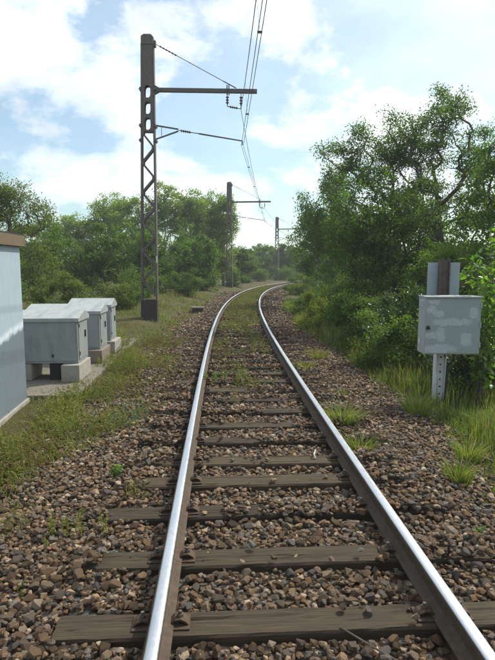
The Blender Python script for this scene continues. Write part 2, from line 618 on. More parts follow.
# ------------------------------------------------------------------ ground sheet
ys = np.concatenate([np.arange(-60, 0, 6), np.arange(0, 26, 0.4), np.arange(26, 90, 2), [95, 110, 140, 200, 300, 440]]).astype(float)
dl = np.concatenate([[-420, -300, -150, -80, -50, -35, -25], np.arange(-20, -6, 1.5), np.arange(-6, 6.01, 0.25), np.arange(7, 20, 1.5), [25, 35, 50, 80, 150, 300, 420]])
YY, DD = np.meshgrid(ys, dl, indexing='ij')
XX = xc(np.minimum(YY, 120)) + DD
ZZ = ground_h(YY, DD) + zd(YY)
V = np.stack([XX, YY, ZZ], -1).reshape(-1, 3)
nd = len(dl)
ii = np.arange((len(ys) - 1) * nd).reshape(len(ys) - 1, nd)[:, :-1].ravel()
Q = np.stack([ii, ii + 1, ii + nd + 1, ii + nd], 1)
g = link('ground', np_mesh('ground', V, quads=Q, mat=M['soil'], smooth=True))
tag(g, 'brown soil with moss and sparse grass on both sides of the track', kind='structure')

# ballast bed
ys = np.concatenate([np.arange(-3, 24, 0.15), np.arange(24, 80, 0.6), np.arange(80, 100, 3)])
tt = np.linspace(0, 1, 47)
YY, TT = np.meshgrid(ys, tt, indexing='ij')
LL, RR = eL(YY) - 0.35, eR(YY) + 0.35
DD = LL + (RR - LL) * TT
HH = bed_h(YY, DD)
edge = np.minimum(DD - LL, RR - DD)
HH = HH - 0.28 * (1 - sst(0.0, 0.4, edge))
P = tp(YY, DD, HH)
nd = len(tt)
ii = np.arange((len(ys) - 1) * nd).reshape(len(ys) - 1, nd)[:, :-1].ravel()
Q = np.stack([ii, ii + 1, ii + nd + 1, ii + nd], 1)
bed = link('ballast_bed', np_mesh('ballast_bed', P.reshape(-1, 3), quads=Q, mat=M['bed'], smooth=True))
tag(bed, 'bed of brown and grey crushed stone ballast under the track', kind='structure')

# ------------------------------------------------------------------ sleepers (stations)
st_list = [2.64, 3.27, 3.93, 4.50, 4.98, 5.57]
while st_list[-1] < 62:
    st_list.append(st_list[-1] + 0.6 + random.uniform(-0.03, 0.03))
STN = np.array(st_list)
SL_HALF = 1.30


def sleeper_mesh(seed):
    r = np.random.default_rng(seed)
    nx = 34
    cracks = [(int(r.integers(3, 16)), r.uniform(-1.3, 0.9), r.uniform(0.3, 1.0), r.uniform(0.003, 0.008)) for _ in range(6)]
    wd = 0.208 + r.uniform(-0.012, 0.012)
    xs = np.linspace(-SL_HALF, SL_HALF, nx)
    prof = [(-0.5, -0.14), (-0.5, -0.014), (-0.46, 0.0)] + [(q, 0.0) for q in np.linspace(-0.38, 0.38, 13)] + [(0.46, 0.0), (0.5, -0.014), (0.5, -0.14)]
    vs_, fs = [], []
    n = len(prof)
    for x in xs:
        for k, (py, pz) in enumerate(prof):
            yy = py * wd + r.normal(0, 0.0022) + 0.006 * math.sin(x * 2 + seed)
            z = pz
            if 2 <= k <= 16:
                for (ck, cx, cl, cd) in cracks:
                    if k == ck and cx < x < cx + cl:
                        z -= cd
                z += r.normal(0, 0.0010) - 0.005 * (r.random() < 0.03)
            vs_.append((x + (r.normal(0, 0.006) if abs(x) > SL_HALF - 0.01 else 0), yy, z))
    for i in range(nx - 1):
        for k in range(n - 1):
            fs.append((i * n + k, (i + 1) * n + k, (i + 1) * n + k + 1, i * n + k + 1))
    fs.append(tuple(range(n)))
    fs.append(tuple(reversed(range((nx - 1) * n, nx * n))))
    return MB().add(vs_, fs).mesh('sleeper', M['sleeper'])


SLM = [sleeper_mesh(i) for i in range(6)]
# base plate, clip, bolt meshes (local to the sleeper, rail at x = 0)
bp = MB().box(-0.150, 0.150, -0.062, 0.062, 0.001, 0.010)
BPM = bp.mesh('base_plate', M['plate_rust'], bevel=0.002)
cb = MB()
prof = [(0.052, 0.026), (0.070, 0.040), (0.102, 0.044), (0.130, 0.030), (0.145, 0.013), (0.136, 0.0105), (0.123, 0.022), (0.100, 0.033), (0.076, 0.030), (0.062, 0.022)]
cb.prism(prof, -0.033, 0.033)
CLM = cb.mesh('rail_clip', M['plate_rust'], bevel=0.002)
bb = MB()
bb.tube([(0.098, 0, 0.034), (0.098, 0, 0.056)], 0.017, 6)
bb.tube([(0.098, 0, 0.056), (0.098, 0, 0.072)], 0.010, 8)
BOM = bb.mesh('bolt', M['post_dark'])

NEAR = ['broad dark timber sleeper nearest the camera, its bare left end sticking out of the stones',
        'second timber sleeper from the camera, greyish brown with cracked grain',
        'third timber sleeper, its right half buried under ballast stones',
        'fourth timber sleeper from the camera, dark and bare across the full gauge',
        'fifth timber sleeper from the camera, with the short white stick at its right end',
        'sixth timber sleeper from the camera, close behind the one with the white stick']
for i, s in enumerate(STN):
    th = math.atan(float(slope(s)))
    p = tp(s, 0.0)
    o = link('sleeper', SLM[i % 6] if i != 2 else SLM[1])
    o.location = (p[0], p[1], p[2] + (0.004 if i < 6 else random.uniform(-0.012, 0.004)))
    o.rotation_euler = (0, 0, -th + random.uniform(-0.012, 0.012))
    if i < 6:
        lab = NEAR[i]
    elif i < 12:
        lab = ['seventh', 'eighth', 'ninth', 'tenth', 'eleventh', 'twelfth'][i - 6] + ' weathered timber sleeper counted from the camera, half sunk in ballast'
    elif s < 22:
        lab = 'weathered timber sleeper in the weedy middle stretch of track'
    else:
        lab = 'worn timber sleeper in the distant curve, almost lost in ballast'
    tag(o, lab, 'sleeper', 'timber sleepers under the rails')
    if s < 13:
        for sd in (-1, 1):
            a = link('base_plate', BPM, o, (sd * 0.7525, 0, 0))
            for e in (-1, 1):
                c_ = link('rail_clip', CLM, o, (sd * 0.7525, 0, 0))
                b_ = link('bolt', BOM, c_, (0, 0, 0))
                if e < 0:
                    c_.rotation_euler = (0, 0, math.pi)

# ------------------------------------------------------------------ rails
RPROF = [(-0.067, 0.012), (0.067, 0.012), (0.067, 0.022), (0.030, 0.032), (0.009, 0.046), (0.008, 0.110), (0.030, 0.121), (0.0325, 0.128),
         (0.0325, 0.150), (-0.0325, 0.150), (-0.0325, 0.128), (-0.030, 0.121), (-0.008, 0.110), (-0.009, 0.046), (-0.030, 0.032), (-0.067, 0.022)]
HPROF = [(-0.0325, 0.150), (0.0325, 0.150), (0.0325, 0.1545), (0.0305, 0.1600), (0.025, 0.1640), (0.012, 0.1662), (0, 0.1667), (-0.012, 0.1662), (-0.025, 0.1640), (-0.0305, 0.1600), (-0.0325, 0.1545)]
RY = np.concatenate([np.arange(-2.5, 30, 0.5), np.arange(30, 99, 1.0)])


def sweep(prof, d0, ysn):
    n = len(prof)
    P = np.stack([tp(ysn, np.full_like(ysn, d0 + a), b) for a, b in prof], 1)
    V = P.reshape(-1, 3)
    q = []
    for i in range(len(ysn) - 1):
        for k in range(n):
            k2 = (k + 1) % n
            q.append((i * n + k, i * n + k2, (i + 1) * n + k2, (i + 1) * n + k))
    mb = MB()
    mb.add(V, q + [tuple(reversed(range(n))), tuple(range((len(ysn) - 1) * n, len(ysn) * n))])
    return mb


for sd, lab in ((-1, 'left-hand steel rail with polished bluish top, outer rail of the bend'),
                (1, 'right-hand steel rail with shaded brown web, inner rail of the bend')):
    o = sweep(RPROF, sd * 0.7525, RY).build('rail', M['rust'])
    tag(o, lab, 'rail', 'pair of running rails')
    h = sweep(HPROF, sd * 0.7525, RY).build('running_surface', M['steel'], o)
    for i, p in enumerate(h.data.polygons):
        p.use_smooth = len(p.vertices) == 4

# ------------------------------------------------------------------ light summer haze
hm = bpy.data.materials.new('haze')
hm.use_nodes = True
ht = NT(hm.node_tree)
ht.n.clear()
ho = ht.add('ShaderNodeOutputMaterial')
pv = ht.add('ShaderNodeVolumePrincipled', {'Color': (0.90, 0.95, 1.0, 1), 'Density': 0.0011, 'Anisotropy': 0.2})
ht.l.new(pv.outputs[0], ho.inputs['Volume'])
hz = MB().box(-460, 460, -80, 460, -4.5, 11.5).build('haze', hm)
tag(hz, 'thin pale summer haze over the whole place', kind='stuff')

# ------------------------------------------------------------------ ballast stones


def stone_variant(seed, npt=19):
    r = np.random.default_rng(seed)
    bm = bmesh.new()
    pts = r.uniform(-1, 1, (npt, 3))
    pts = pts / np.maximum(np.linalg.norm(pts, axis=1, keepdims=True), 0.6) * r.uniform(0.8, 1.0, (npt, 1))
    for p in pts:
        bm.verts.new(p * (0.5, 0.40, 0.31))
    res = bmesh.ops.convex_hull(bm, input=bm.verts)
    bmesh.ops.delete(bm, geom=[g_ for g_ in res['geom_interior'] if isinstance(g_, bmesh.types.BMVert)], context='VERTS')
    loose = [v_ for v_ in bm.verts if not v_.link_faces]
    bmesh.ops.delete(bm, geom=loose, context='VERTS')
    bmesh.ops.triangulate(bm, faces=bm.faces)
    bm.verts.index_update()
    V_ = np.array([v_.co for v_ in bm.verts])
    F_ = np.array([[v_.index for v_ in f.verts] for f in bm.faces])
    bm.free()
    return V_, F_


SV = [stone_variant(100 + i) for i in range(36)] + [stone_variant(200 + i, 12) for i in range(24)]


def grid_pts(y0, y1, sp, jit=0.48):
    a = np.arange(y0, y1, sp)
    b = np.arange(-3.3, 2.7, sp)
    Y, D = np.meshgrid(a, b, indexing='ij')
    Y = Y.ravel() + rng.uniform(-jit, jit, Y.size) * sp
    D = D.ravel() + rng.uniform(-jit, jit, D.size) * sp
    return Y, D


sets = []
for (y0, y1, sp, size, lift) in ((1.75, 7.5, 0.037, 0.048, 0.0), (1.75, 7.5, 0.052, 0.052, 0.018), (7.5, 14, 0.050, 0.055, 0.004), (7.5, 14, 0.10, 0.062, 0.02),
                                 (14, 24, 0.075, 0.078, 0.006), (24, 40, 0.13, 0.11, 0.01)):
    Y, D = grid_pts(y0, y1, sp)
    l, r_ = eL(Y), eR(Y)
    fuzz = np.where(D < 0, np.minimum(rng.uniform(-1.0, 0.12, Y.size), rng.uniform(-1.0, 0.12, Y.size) + 0.4 * vn(D, Y, 2, 2.5)), rng.uniform(-0.35, 0.12, Y.size))
    keep = (D > l + fuzz) & (D < r_ - fuzz)
    # inside the frame only (a margin for other viewpoints)
    P = tp(Y, D)
    keep &= np.abs(P[:, 0]) < 0.62 * P[:, 1] + 0.9
    S = size * np.exp(rng.normal(0, 0.34, Y.size))
    S = np.clip(S, size * 0.45, size * 1.75)
    keep &= np.abs(np.abs(D) - 0.7525) > 0.052 + S * 0.42
    k = np.abs(Y[:, None] - STN[None, :]).argmin(1)
    ds = np.abs(Y - STN[k])
    on = (ds < 0.108 + S * 0.36) & (np.abs(D) < SL_HALF + S * 0.3)
    cover = np.zeros(Y.size, bool)
    u = rng.random(Y.size)
    cover |= (k >= 1) & (D > 0.86) & (u < 0.85)
    cover |= (k == 2) & (D > -0.05 + 0.25 * vn(D, Y, 3, 6)) & (u < 0.9)
    cover |= (k >= 4) & (D < -0.86) & (vn(D * 2, Y, 4, 2.0) > -0.25) & (u < 0.85)
    cover |= (k >= 5) & (vn(D, Y, 5, 3.1) > 0.12) & (u < 0.8)
    cover |= (k >= 1) & (vn(D * 1.5, Y * 1.5, 0, 4.0) > 0.62) & (u < 0.6)
    cover |= (np.abs(D) > SL_HALF - 0.12 - 0.15 * vn(D, Y, 1, 5.0)) & (k >= 1) & (u < 0.8)
    cover |= (u < 0.012)
    cover |= (k >= 12) & (vn(D, Y, 3, 1.7) > -0.45) & (u < 0.8)
    keep &= ~on | cover
    keep &= ~((k == 2) & (np.abs(D) < SL_HALF) & on & (D > 0.6) & (u > 0.92))
    Z = bed_h(Y, D) + lift + rng.uniform(-0.008, 0.012, Y.size)
    # piled up over the covered sleepers and against their sides
    pile = np.where(on & cover, 0.072 + 0.0 * Z, np.where(ds < 0.22, 0.012, 0))
    Z = Z + pile
    gz = ground_h(Y, D)
    Z = np.maximum(Z, gz + 0.01)
    sets.append((Y[keep], D[keep], Z[keep], S[keep], rng.random(keep.sum())))
Y, D, Z, S, RN = [np.concatenate([s_[i] for s_ in sets]) for i in range(5)]
P = tp(Y, D, Z)
N = len(Y)
# orientation: free spin about z, moderate tilt
az = rng.uniform(0, 2 * math.pi, N)
tx, ty = rng.normal(0, 0.30, N), rng.normal(0, 0.30, N)
ca, sa = np.cos(az), np.sin(az)
RZ = np.zeros((N, 3, 3)); RZ[:, 0, 0] = ca; RZ[:, 0, 1] = -sa; RZ[:, 1, 0] = sa; RZ[:, 1, 1] = ca; RZ[:, 2, 2] = 1
RX = np.zeros((N, 3, 3)); RX[:, 0, 0] = 1; RX[:, 1, 1] = np.cos(tx); RX[:, 1, 2] = -np.sin(tx); RX[:, 2, 1] = np.sin(tx); RX[:, 2, 2] = np.cos(tx)
RYm = np.zeros((N, 3, 3)); RYm[:, 1, 1] = 1; RYm[:, 0, 0] = np.cos(ty); RYm[:, 0, 2] = np.sin(ty); RYm[:, 2, 0] = -np.sin(ty); RYm[:, 2, 2] = np.cos(ty)
ROT = RX @ RYm @ RZ
var = np.where(Y < 7.5, rng.integers(0, 36, N), rng.integers(36, len(SV), N))
# the stones that show largest: nearest ones on top, inside the frame
cp, sp_ = math.cos(R(7.046)), math.sin(R(7.046))
rel = P - np.array([0, 0, 1.885])
zc_ = rel[:, 1] * cp - rel[:, 2] * sp_
yc_ = rel[:, 1] * sp_ + rel[:, 2] * cp
uu = 247.5 + 534 * rel[:, 0] / zc_
vv = 330 - 534 * yc_ / zc_
inside = (uu > 6) & (uu < 489) & (vv < 656)
bed_top = Z - bed_h(Y, D)
score = np.where(inside & (bed_top > 0.016), S / zc_, -1)
# avoid picking two stones on top of each other
order = np.argsort(-score)
chosen = []
grid = {}
for i in order:
    if score[i] <= 0 or len(chosen) >= 292:
        break
    key = (int(P[i, 0] / 0.05), int(P[i, 1] / 0.05))
    if key in grid:
        continue
    grid[key] = 1
    chosen.append(i)
chosen = np.array(chosen)
rest = np.ones(N, bool)
rest[chosen] = False
SVM = [np_mesh('stone', v_, tris=f_, mat=M['stone_obj']) for v_, f_ in SV]
for i in chosen:
    o = link('stone', SVM[var[i]], bed)
    q = Matrix(ROT[i].tolist()).to_quaternion()
    o.rotation_mode = 'QUATERNION'
    o.rotation_quaternion = q
    s_ = S[i] * 1.06
    o.scale = (s_, s_, s_)
    o.location = (P[i, 0], P[i, 1], P[i, 2] + 0.006)
VV, FF, RR_ = [], [], []
o0 = 0
for k, (v_, f_) in enumerate(SV):
    sel = np.where(rest & (var == k))[0]
    if not len(sel):
        continue
    W = np.einsum('nij,vj->nvi', ROT[sel], v_) * S[sel][:, None, None] + P[sel][:, None, :]
    VV.append(W.reshape(-1, 3))
    FF.append((f_[None] + (np.arange(len(sel)) * len(v_))[:, None, None] + o0).reshape(-1, 3))
    RR_.append(np.repeat(RN[sel], len(v_)))
    o0 += len(sel) * len(v_)
gr = link('gravel', np_mesh('gravel', np.concatenate(VV), tris=np.concatenate(FF), rnd=np.concatenate(RR_), mat=M['stone']), bed)
tag(gr, kind='stuff')
print('stones', N, 'tris', sum(len(f) for f in FF))

# ------------------------------------------------------------------ catenary masts


def plate_with_holes(mb, x0, x1, zs, ry, hz, hw, y, th):
    """vertical plate in the xz plane made of cells, each with one rounded hole"""
    n = 24
    for (za, zb) in zs:
        cz, cx = (za + zb) / 2, (x0 + x1) / 2
        rings = []
        for yy in (y, y + th):
            outer, inner = [], []
            for k in range(n):
                a = 2 * math.pi * (k + 0.5) / n
                c_, s_ = math.cos(a), math.sin(a)
                kx = (x1 - x0) / 2 / max(abs(c_), 1e-6)
                kz = (zb - za) / 2 / max(abs(s_), 1e-6)
                kk = min(kx, kz)
                outer.append((cx + c_ * kk, yy, cz + s_ * kk))
                px = hw * np.sign(c_) * abs(c_) ** 0.8
                pz = hz * np.sign(s_) * abs(s_) ** 0.55
                inner.append((cx + px, yy, cz + pz))
            rings.append((outer, inner))
        vs_ = rings[0][0] + rings[0][1] + rings[1][0] + rings[1][1]
        fs = []
        for k in range(n):
            j = (k + 1) % n
            fs.append((k, j, n + j, n + k))
            fs.append((2 * n + j, 2 * n + k, 3 * n + k, 3 * n + j))
            fs.append((n + k, n + j, 3 * n + j, 3 * n + k))
            fs.append((j, k, 2 * n + k, 2 * n + j))
        mb.add(vs_, fs)


def disc_string(mb, a, b, n, r0, r1):
    """insulator: string of sheds between a and b"""
    a, b = Vector(a), Vector(b)
    pts, rs = [], []
    for i in range(n * 4 + 1):
        pts.append(a.lerp(b, i / (n * 4)))
        rs.append([r0, r1, r1, r0][i % 4])
    mb.tube(pts, rs, 8)


MH = 8.75


def make_mast(label):
    root = empty('catenary_mast')
    tag(root, label, 'overhead line mast', 'lattice masts along the left of the track')
    base_w, top_w = 0.50, 0.345

    def hw(z):
        return (base_w + (top_w - base_w) * z / MH) / 2
    dy = 0.10
    # concrete-filled dark foot
    ft = MB().box(-0.268, 0.268, -0.15, 0.15, -0.5, 0.56).build('mast_foot', M['mast_base'], root, bevel=0.012)
    rv = MB()
    for xr in (-0.22, -0.11, 0.0, 0.11, 0.22):
        for zr in (0.12, 0.46):
            rv.tube([(xr, -0.15, zr), (xr, -0.163, zr)], 0.016, 6)
    rv.build('rivet_row', M['mast_base'], ft)
    zt0, zt1 = 5.86, 8.55
    for sd in (-1, 1):
        mb = MB()
        for yy in (-dy, dy):   # two angle irons joined as one channel leg
            mb.bar((sd * hw(0.5), yy, 0.5), (sd * hw(8.5), yy, 8.5), 0.055, 0.012, (0, 1, 0))
        mb.bar((sd * (hw(0.5) + 0.022), 0, 0.5), (sd * (hw(8.5) + 0.022), 0, 8.5), 0.012, 2 * dy, (0, 1, 0))
        mb.build('leg', M['mast'], root)
    # single lacing, front and back
    nz = 11
    zl = np.linspace(0.72, zt0 - 0.02, nz + 1)
    for face, yy in ((0, -dy - 0.012), (1, dy + 0.012)):
        for k in range(nz + 1):   # gusset plates where the braces meet the legs
            sg = 1 if k % 2 == 0 else -1
            gx = sg * (hw(zl[k]) - 0.03)
            MB().box(gx - 0.05, gx + 0.05, yy - 0.012, yy - 0.006, zl[k] - 0.06, zl[k] + 0.06).build('gusset', M['mast'], root)
        for k in range(nz):
            sg = 1 if k % 2 == 0 else -1
            a = (sg * (hw(zl[k]) - 0.01), yy, zl[k])
            b = (-sg * (hw(zl[k + 1]) - 0.01), yy, zl[k + 1])
            MB().bar(a, b, 0.058, 0.011, (0, 1, 0)).build('brace', M['mast'], root)
    # perforated head plates
    cells = [(5.86, 6.34), (6.34, 6.82), (6.82, 7.32)]
    for yy in (-dy - 0.022, dy + 0.010):
        mb = MB()
        plate_with_holes(mb, -hw(6.5), hw(6.5), cells, 0, 0.185, 0.092, yy, 0.012)
        mb.box(-hw(7.8), hw(7.8), yy, yy + 0.012, 7.32, 8.5)
        mb.build('head_plate', M['mast'], root)
    # cap with clamp lugs
    mb = MB()
    mb.prism([(-0.19, 8.46), (0.19, 8.46), (0.20, 8.68), (0.12, 8.76), (-0.10, 8.76), (-0.19, 8.70)], -0.145, 0.145)
    mb.build('mast_cap', M['mast'], root, bevel=0.01)
    mb = MB().box(0.19, 0.26, -0.06, 0.06, 8.42, 8.60)
    mb.build('stay_lug', M['mast'], root)
    for z in (7.15, 6.05, 5.6):
        cbm = MB()
        for sd in (-1, 1):
            xa = sd * (hw(z) + 0.012)
            cbm.box(min(xa, xa + sd * 0.05), max(xa, xa + sd * 0.05), -0.145, 0.145, z - 0.045, z + 0.045)
            for yb in (-0.09, 0.09):
                cbm.tube([(xa + sd * 0.05, yb, z), (xa + sd * 0.075, yb, z)], 0.02, 6)
        cbm.build('clamp_band', M['mast'], root)
    # boom
    mb = MB()
    zb = 7.15
    for yy in (-0.05, 0.05):
        mb.bar((0.20, yy, zb), (3.43, yy, zb), 0.012, 0.115)
        for zz_ in (-0.055, 0.055):
            mb.bar((0.20, yy * 0.55, zb + zz_), (3.43, yy * 0.55, zb + zz_), 0.045, 0.010)
    mb.build('boom', M['mast'], root)
    mb = MB().prism([(0.15, zb - 0.02), (0.22, zb - 0.13), (0.42, zb - 0.02), (0.42, zb + 0.02), (0.22, zb + 0.13), (0.15, zb + 0.02)], -0.07, 0.07)
    mb.build('boom_bracket', M['mast'], root)
    # stay from the cap to the boom with insulators at both ends
    a, b = Vector((0.24, 0, 8.52)), Vector((2.77, 0, zb + 0.09))
    mb = MB()
    mb.tube([a, b], 0.011, 6)
    st = mb.build('stay_rod', M['mast'], root)
    mb = MB()
    disc_string(mb, a.lerp(b, 0.05), a.lerp(b, 0.27), 6, 0.014, 0.026)
    mb.build('insulator', M['porcelain'], st, smooth=True)
    mb = MB().bar(a.lerp(b, 0.84), b, 0.05, 0.02)
    mb.build('turnbuckle', M['mast'], st)
    # hanging frame that carries the messenger wire
    for x in (2.47, 2.53):
        MB().box(x, x + 0.03, -0.1, 0.1, zb - 0.10, zb + 0.16).build('hanger_clamp', M['mast'], root)
    mb = MB()
    mb.tube([(2.50, 0, zb - 0.06), (2.50, 0, zb - 0.46)], 0.012, 6)
    disc_string(mb, (2.50, 0, zb - 0.16), (2.50, 0, zb - 0.40), 3, 0.022, 0.052)
    mb.build('insulator', M['porcelain'], root, smooth=True)
    mb = MB()
    mb.tube([(2.93, 0, zb - 0.06), (2.93, 0, zb - 0.54)], 0.012, 6)
    disc_string(mb, (2.93, 0, zb - 0.16), (2.93, 0, zb - 0.42), 3, 0.022, 0.052)
    mb.build('insulator', M['porcelain'], root, smooth=True)
    mb = MB()
    mb.tube([(2.50, 0, zb - 0.46), (2.95, 0, zb - 0.53)], 0.014, 6)
    disc_string(mb, (2.58, 0, zb - 0.473), (2.84, 0, zb - 0.513), 4, 0.02, 0.042)
    mb.build('insulator', M['porcelain'], root, smooth=True)
    # registration arm
    tip = Vector((0.95, 0, 5.97))
    for p0 in ((0.20, 0, 6.08), (0.20, 0, 5.64)):
        MB().bar(p0, tip if p0[2] > 5.8 else tip - Vector((0, 0, 0.06)), 0.03, 0.045).build('bracket_arm', M['mast'], root)
    MB().bar((0.42, 0, 5.70), (0.42, 0, 6.04), 0.016, 0.016).build('bracket_tie', M['mast'], root)
    end = Vector((2.99, 0, 5.64))
    s0 = tip + Vector((0, 0, -0.03))
    mb = MB().tube([s0, s0.lerp(end, 0.30), s0.lerp(end, 0.34), end], [0.014, 0.014, 0.026, 0.020], 8)
    ra = mb.build('registration_arm', M['mast'], root)
    mb = MB()
    disc_string(mb, s0.lerp(end, 0.04), s0.lerp(end, 0.20), 5, 0.022, 0.044)
    mb.build('insulator', M['porcelain'], ra, smooth=True)
    MB().bar(end, end + Vector((0.0, 0, -0.13)), 0.02, 0.03).build('wire_clamp', M['mast'], ra)
    # small plate on the leg
    MB().box(base_w / 2 - 0.01, base_w / 2 + 0.035, -0.135, -0.128, 1.75, 1.98).build('number_plate', M['white'], root)
    return root


def copy_tree(o, parent=None):
    c_ = o.copy()
    COL.objects.link(c_)
    c_.parent = parent
    for ch in o.children:
        copy_tree(ch, c_)
    return c_


mast = make_mast('tall lattice overhead-line mast nearest the camera, left of the track')
MASTS = [((-3.12, 17.0, 0.23), 0.0, R(0.8)), ((-1.52, 45.0, -0.20), -0.13, R(0.2)), ((3.95, 72.5, -0.65), -0.30, 0)]
MSC = (0.966, 1.0, 1.0)
labs = [None, 'second lattice mast, mid distance, in front of the pale poplars at the bend', 'farthest and smallest lattice mast, low trees in front of its foot beyond the bend']
for i, (loc, rz, lean) in enumerate(MASTS):
    o = mast if i == 0 else copy_tree(mast)
    o.location = loc
    o.rotation_euler = (0, lean, rz)
    o.scale = (MSC[i],) * 3
    if labs[i]:
        o['label'] = labs[i]


def mast_pt(i, p):
    loc, rz, lean = MASTS[i]
    mt = Matrix.Translation(loc) @ Matrix.Rotation(rz, 4, 'Z') @ Matrix.Rotation(lean, 4, 'Y') @ Matrix.Scale(MSC[i], 4)
    return mt @ Vector(p)


sup_m = [Vector((0.97, -10.5, 6.95))] + [mast_pt(i, (2.93, 0, 6.60)) for i in range(3)]
sup_c = [Vector((1.05, -10.5, 5.75))] + [mast_pt(i, (2.99, 0, 5.50)) for i in range(3)]


def span(pa, pb, sag, n=24):
    return [pa.lerp(pb, k / n) - Vector((0, 0, sag * 4 * (k / n) * (1 - k / n))) for k in range(n + 1)]


def wire_pts(sup, sag, off=0.0):
    pts = []
    for a, b in zip(sup[:-1], sup[1:]):
        s_ = span(a, b, sag)
        pts += s_ if not pts else s_[1:]
    return [p + Vector((off, 0, 0)) for p in pts]


mw = wire_pts(sup_m, 0.75)
o = MB().tube(mw, 0.008, 6).build('messenger_wire', M['copper'])
tag(o, 'upper sagging carrier wire hung from the mast booms', 'overhead wire', 'overhead line wires')
cws = []
for off, lab in ((-0.03, 'left one of the two contact wires below the sagging carrier wire'), (0.03, 'right one of the two contact wires below the sagging carrier wire')):
    pts = wire_pts(sup_c, 0.05, off)
    c_ = MB().tube(pts, 0.0065, 6).build('contact_wire', M['copper'])
    tag(c_, lab, 'overhead wire', 'overhead line wires')
    cws.append(pts)
# droppers hang from the messenger
nseg = 24
for j in range(3):
    for q in (3, 7, 12, 17, 21):
        a = mw[j * nseg + q]
        b = (cws[0][j * nseg + q] + cws[1][j * nseg + q]) / 2
        MB().tube([a, b], 0.003, 4).build('dropper', M['copper'], o)
        MB().box(-0.04, 0.04, -0.015, 0.015, -0.015, 0.015, Matrix.Translation(b)).build('dropper_clamp', M['mast'], o)

# ------------------------------------------------------------------ shed on the left
sh = empty('equipment_shed', (-3.11, 7.36, -0.05), 0.10)
tag(sh, 'blue-grey painted equipment shed cut off by the left edge, flat roof with brown edge board', 'shed')
MB().box(-3.2, 0.0, -4.6, 0.0, 0.05, 2.20).build('wall', M['shed'], sh)
MB().box(-3.23, 0.03, -4.63, 0.03, -0.25, 0.055).build('plinth', M['concrete'], sh, bevel=0.01)
MB().box(-3.24, 0.02, -4.64, 0.02, 2.20, 2.28).build('roof', M['concrete'], sh)
for k in range(3):
    MB().box(0.022, 0.062, -4.66 + k * 1.58, -4.66 + k * 1.58 + 1.574, 2.17, 2.315).build('edge_board', M['plank'], sh, bevel=0.004)
MB().box(-3.26, 0.062, 0.022, 0.066, 2.17, 2.315).build('edge_board', M['plank'], sh, bevel=0.004)
MB().box(-3.2, 0.06, -4.6, 0.06, 2.318, 2.335).build('roof_felt', M['dark'], sh)

# ------------------------------------------------------------------ cabinets, blocks, slab
sb = MB()
sb.box(-2.1, 0.22, -1.0, 5.0, -0.12, 0.0)
sl_ = sb.build('concrete_slab', M['concrete_slab'], bevel=0.02)
sl_.location = (-2.75, 8.56, 0.0)
sl_.rotation_euler = (0, 0, 0.058)
tag(sl_, 'long stained concrete slab under the grey cabinets', 'slab')


def cab_origin(D_):
    return (-2.75 - 0.058 * (D_ - 8.56), D_, 0.0)


def cabinet(D_, wd, dp, zb, ze, zr, label):
    root = empty('equipment_cabinet', cab_origin(D_), 0.058)
    tag(root, label, 'cabinet', 'grey trackside cabinets on blocks')
    MB().box(-wd, 0, 0, dp, zb, ze).build('body', M['cab'], root, bevel=0.006)
    # doors on front with seam, small plate; end panel proud
    half = wd / 2
    MB().box(-wd + 0.03, -0.03, -0.012, -0.001, zb + 0.04, ze - 0.05).build('front_panel', M['cab'], root, bevel=0.003)
    MB().box(0.001, 0.013, 0.05, dp - 0.05, zb + 0.05, ze - 0.05).build('end_door', M['cab'], root, bevel=0.003)
    MB().box(0.014, 0.034, dp * 0.62, dp * 0.62 + 0.03, zb + 0.38, zb + 0.50).build('handle', M['dark'], root, bevel=0.003)
    for z in (zb + 0.12, ze - 0.16):
        MB().box(0.013, 0.022, 0.055, 0.075, z, z + 0.06).build('hinge', M['dark'], root)
    # gabled lid with a lip
    ov = 0.035
    mb = MB()
    prof = [(-ov, ze - 0.06), (-ov, ze), (dp * 0.62, zr), (dp + ov, ze), (dp + ov, ze - 0.06)]
    x0, x1 = -wd - ov, ov
    p = [(x0, a, b) for a, b in prof] + [(x1, a, b) for a, b in prof]
    n_ = len(prof)
    fs = [tuple(reversed(range(n_))), tuple(range(n_, 2 * n_))]
    for i in range(n_):
        j = (i + 1) % n_
        fs.append((i, j, j + n_, i + n_))
    mb.add(p, fs)
    mb.build('lid', M['cab_lid'], root, bevel=0.006)
    # cable gland and nameplate details on the front panel
    MB().box(-wd * 0.42, -wd * 0.42 + 0.035, -0.02, -0.0125, zb + 0.10, zb + 0.15).build('lock', M['dark'], root, bevel=0.004)
    MB().box(-wd * 0.42 + 0.005, -wd * 0.42 + 0.03, -0.022, -0.0125, zb + 0.20, zb + 0.32).build('latch', M['cab'], root, bevel=0.003)
    MB().box(-0.48, -0.22, 0.05, 0.25, 0.0, zb).build('shade_and_cable', M['dark'], root)  # dark box stands in for the shade and a cable under the cabinet
    return root


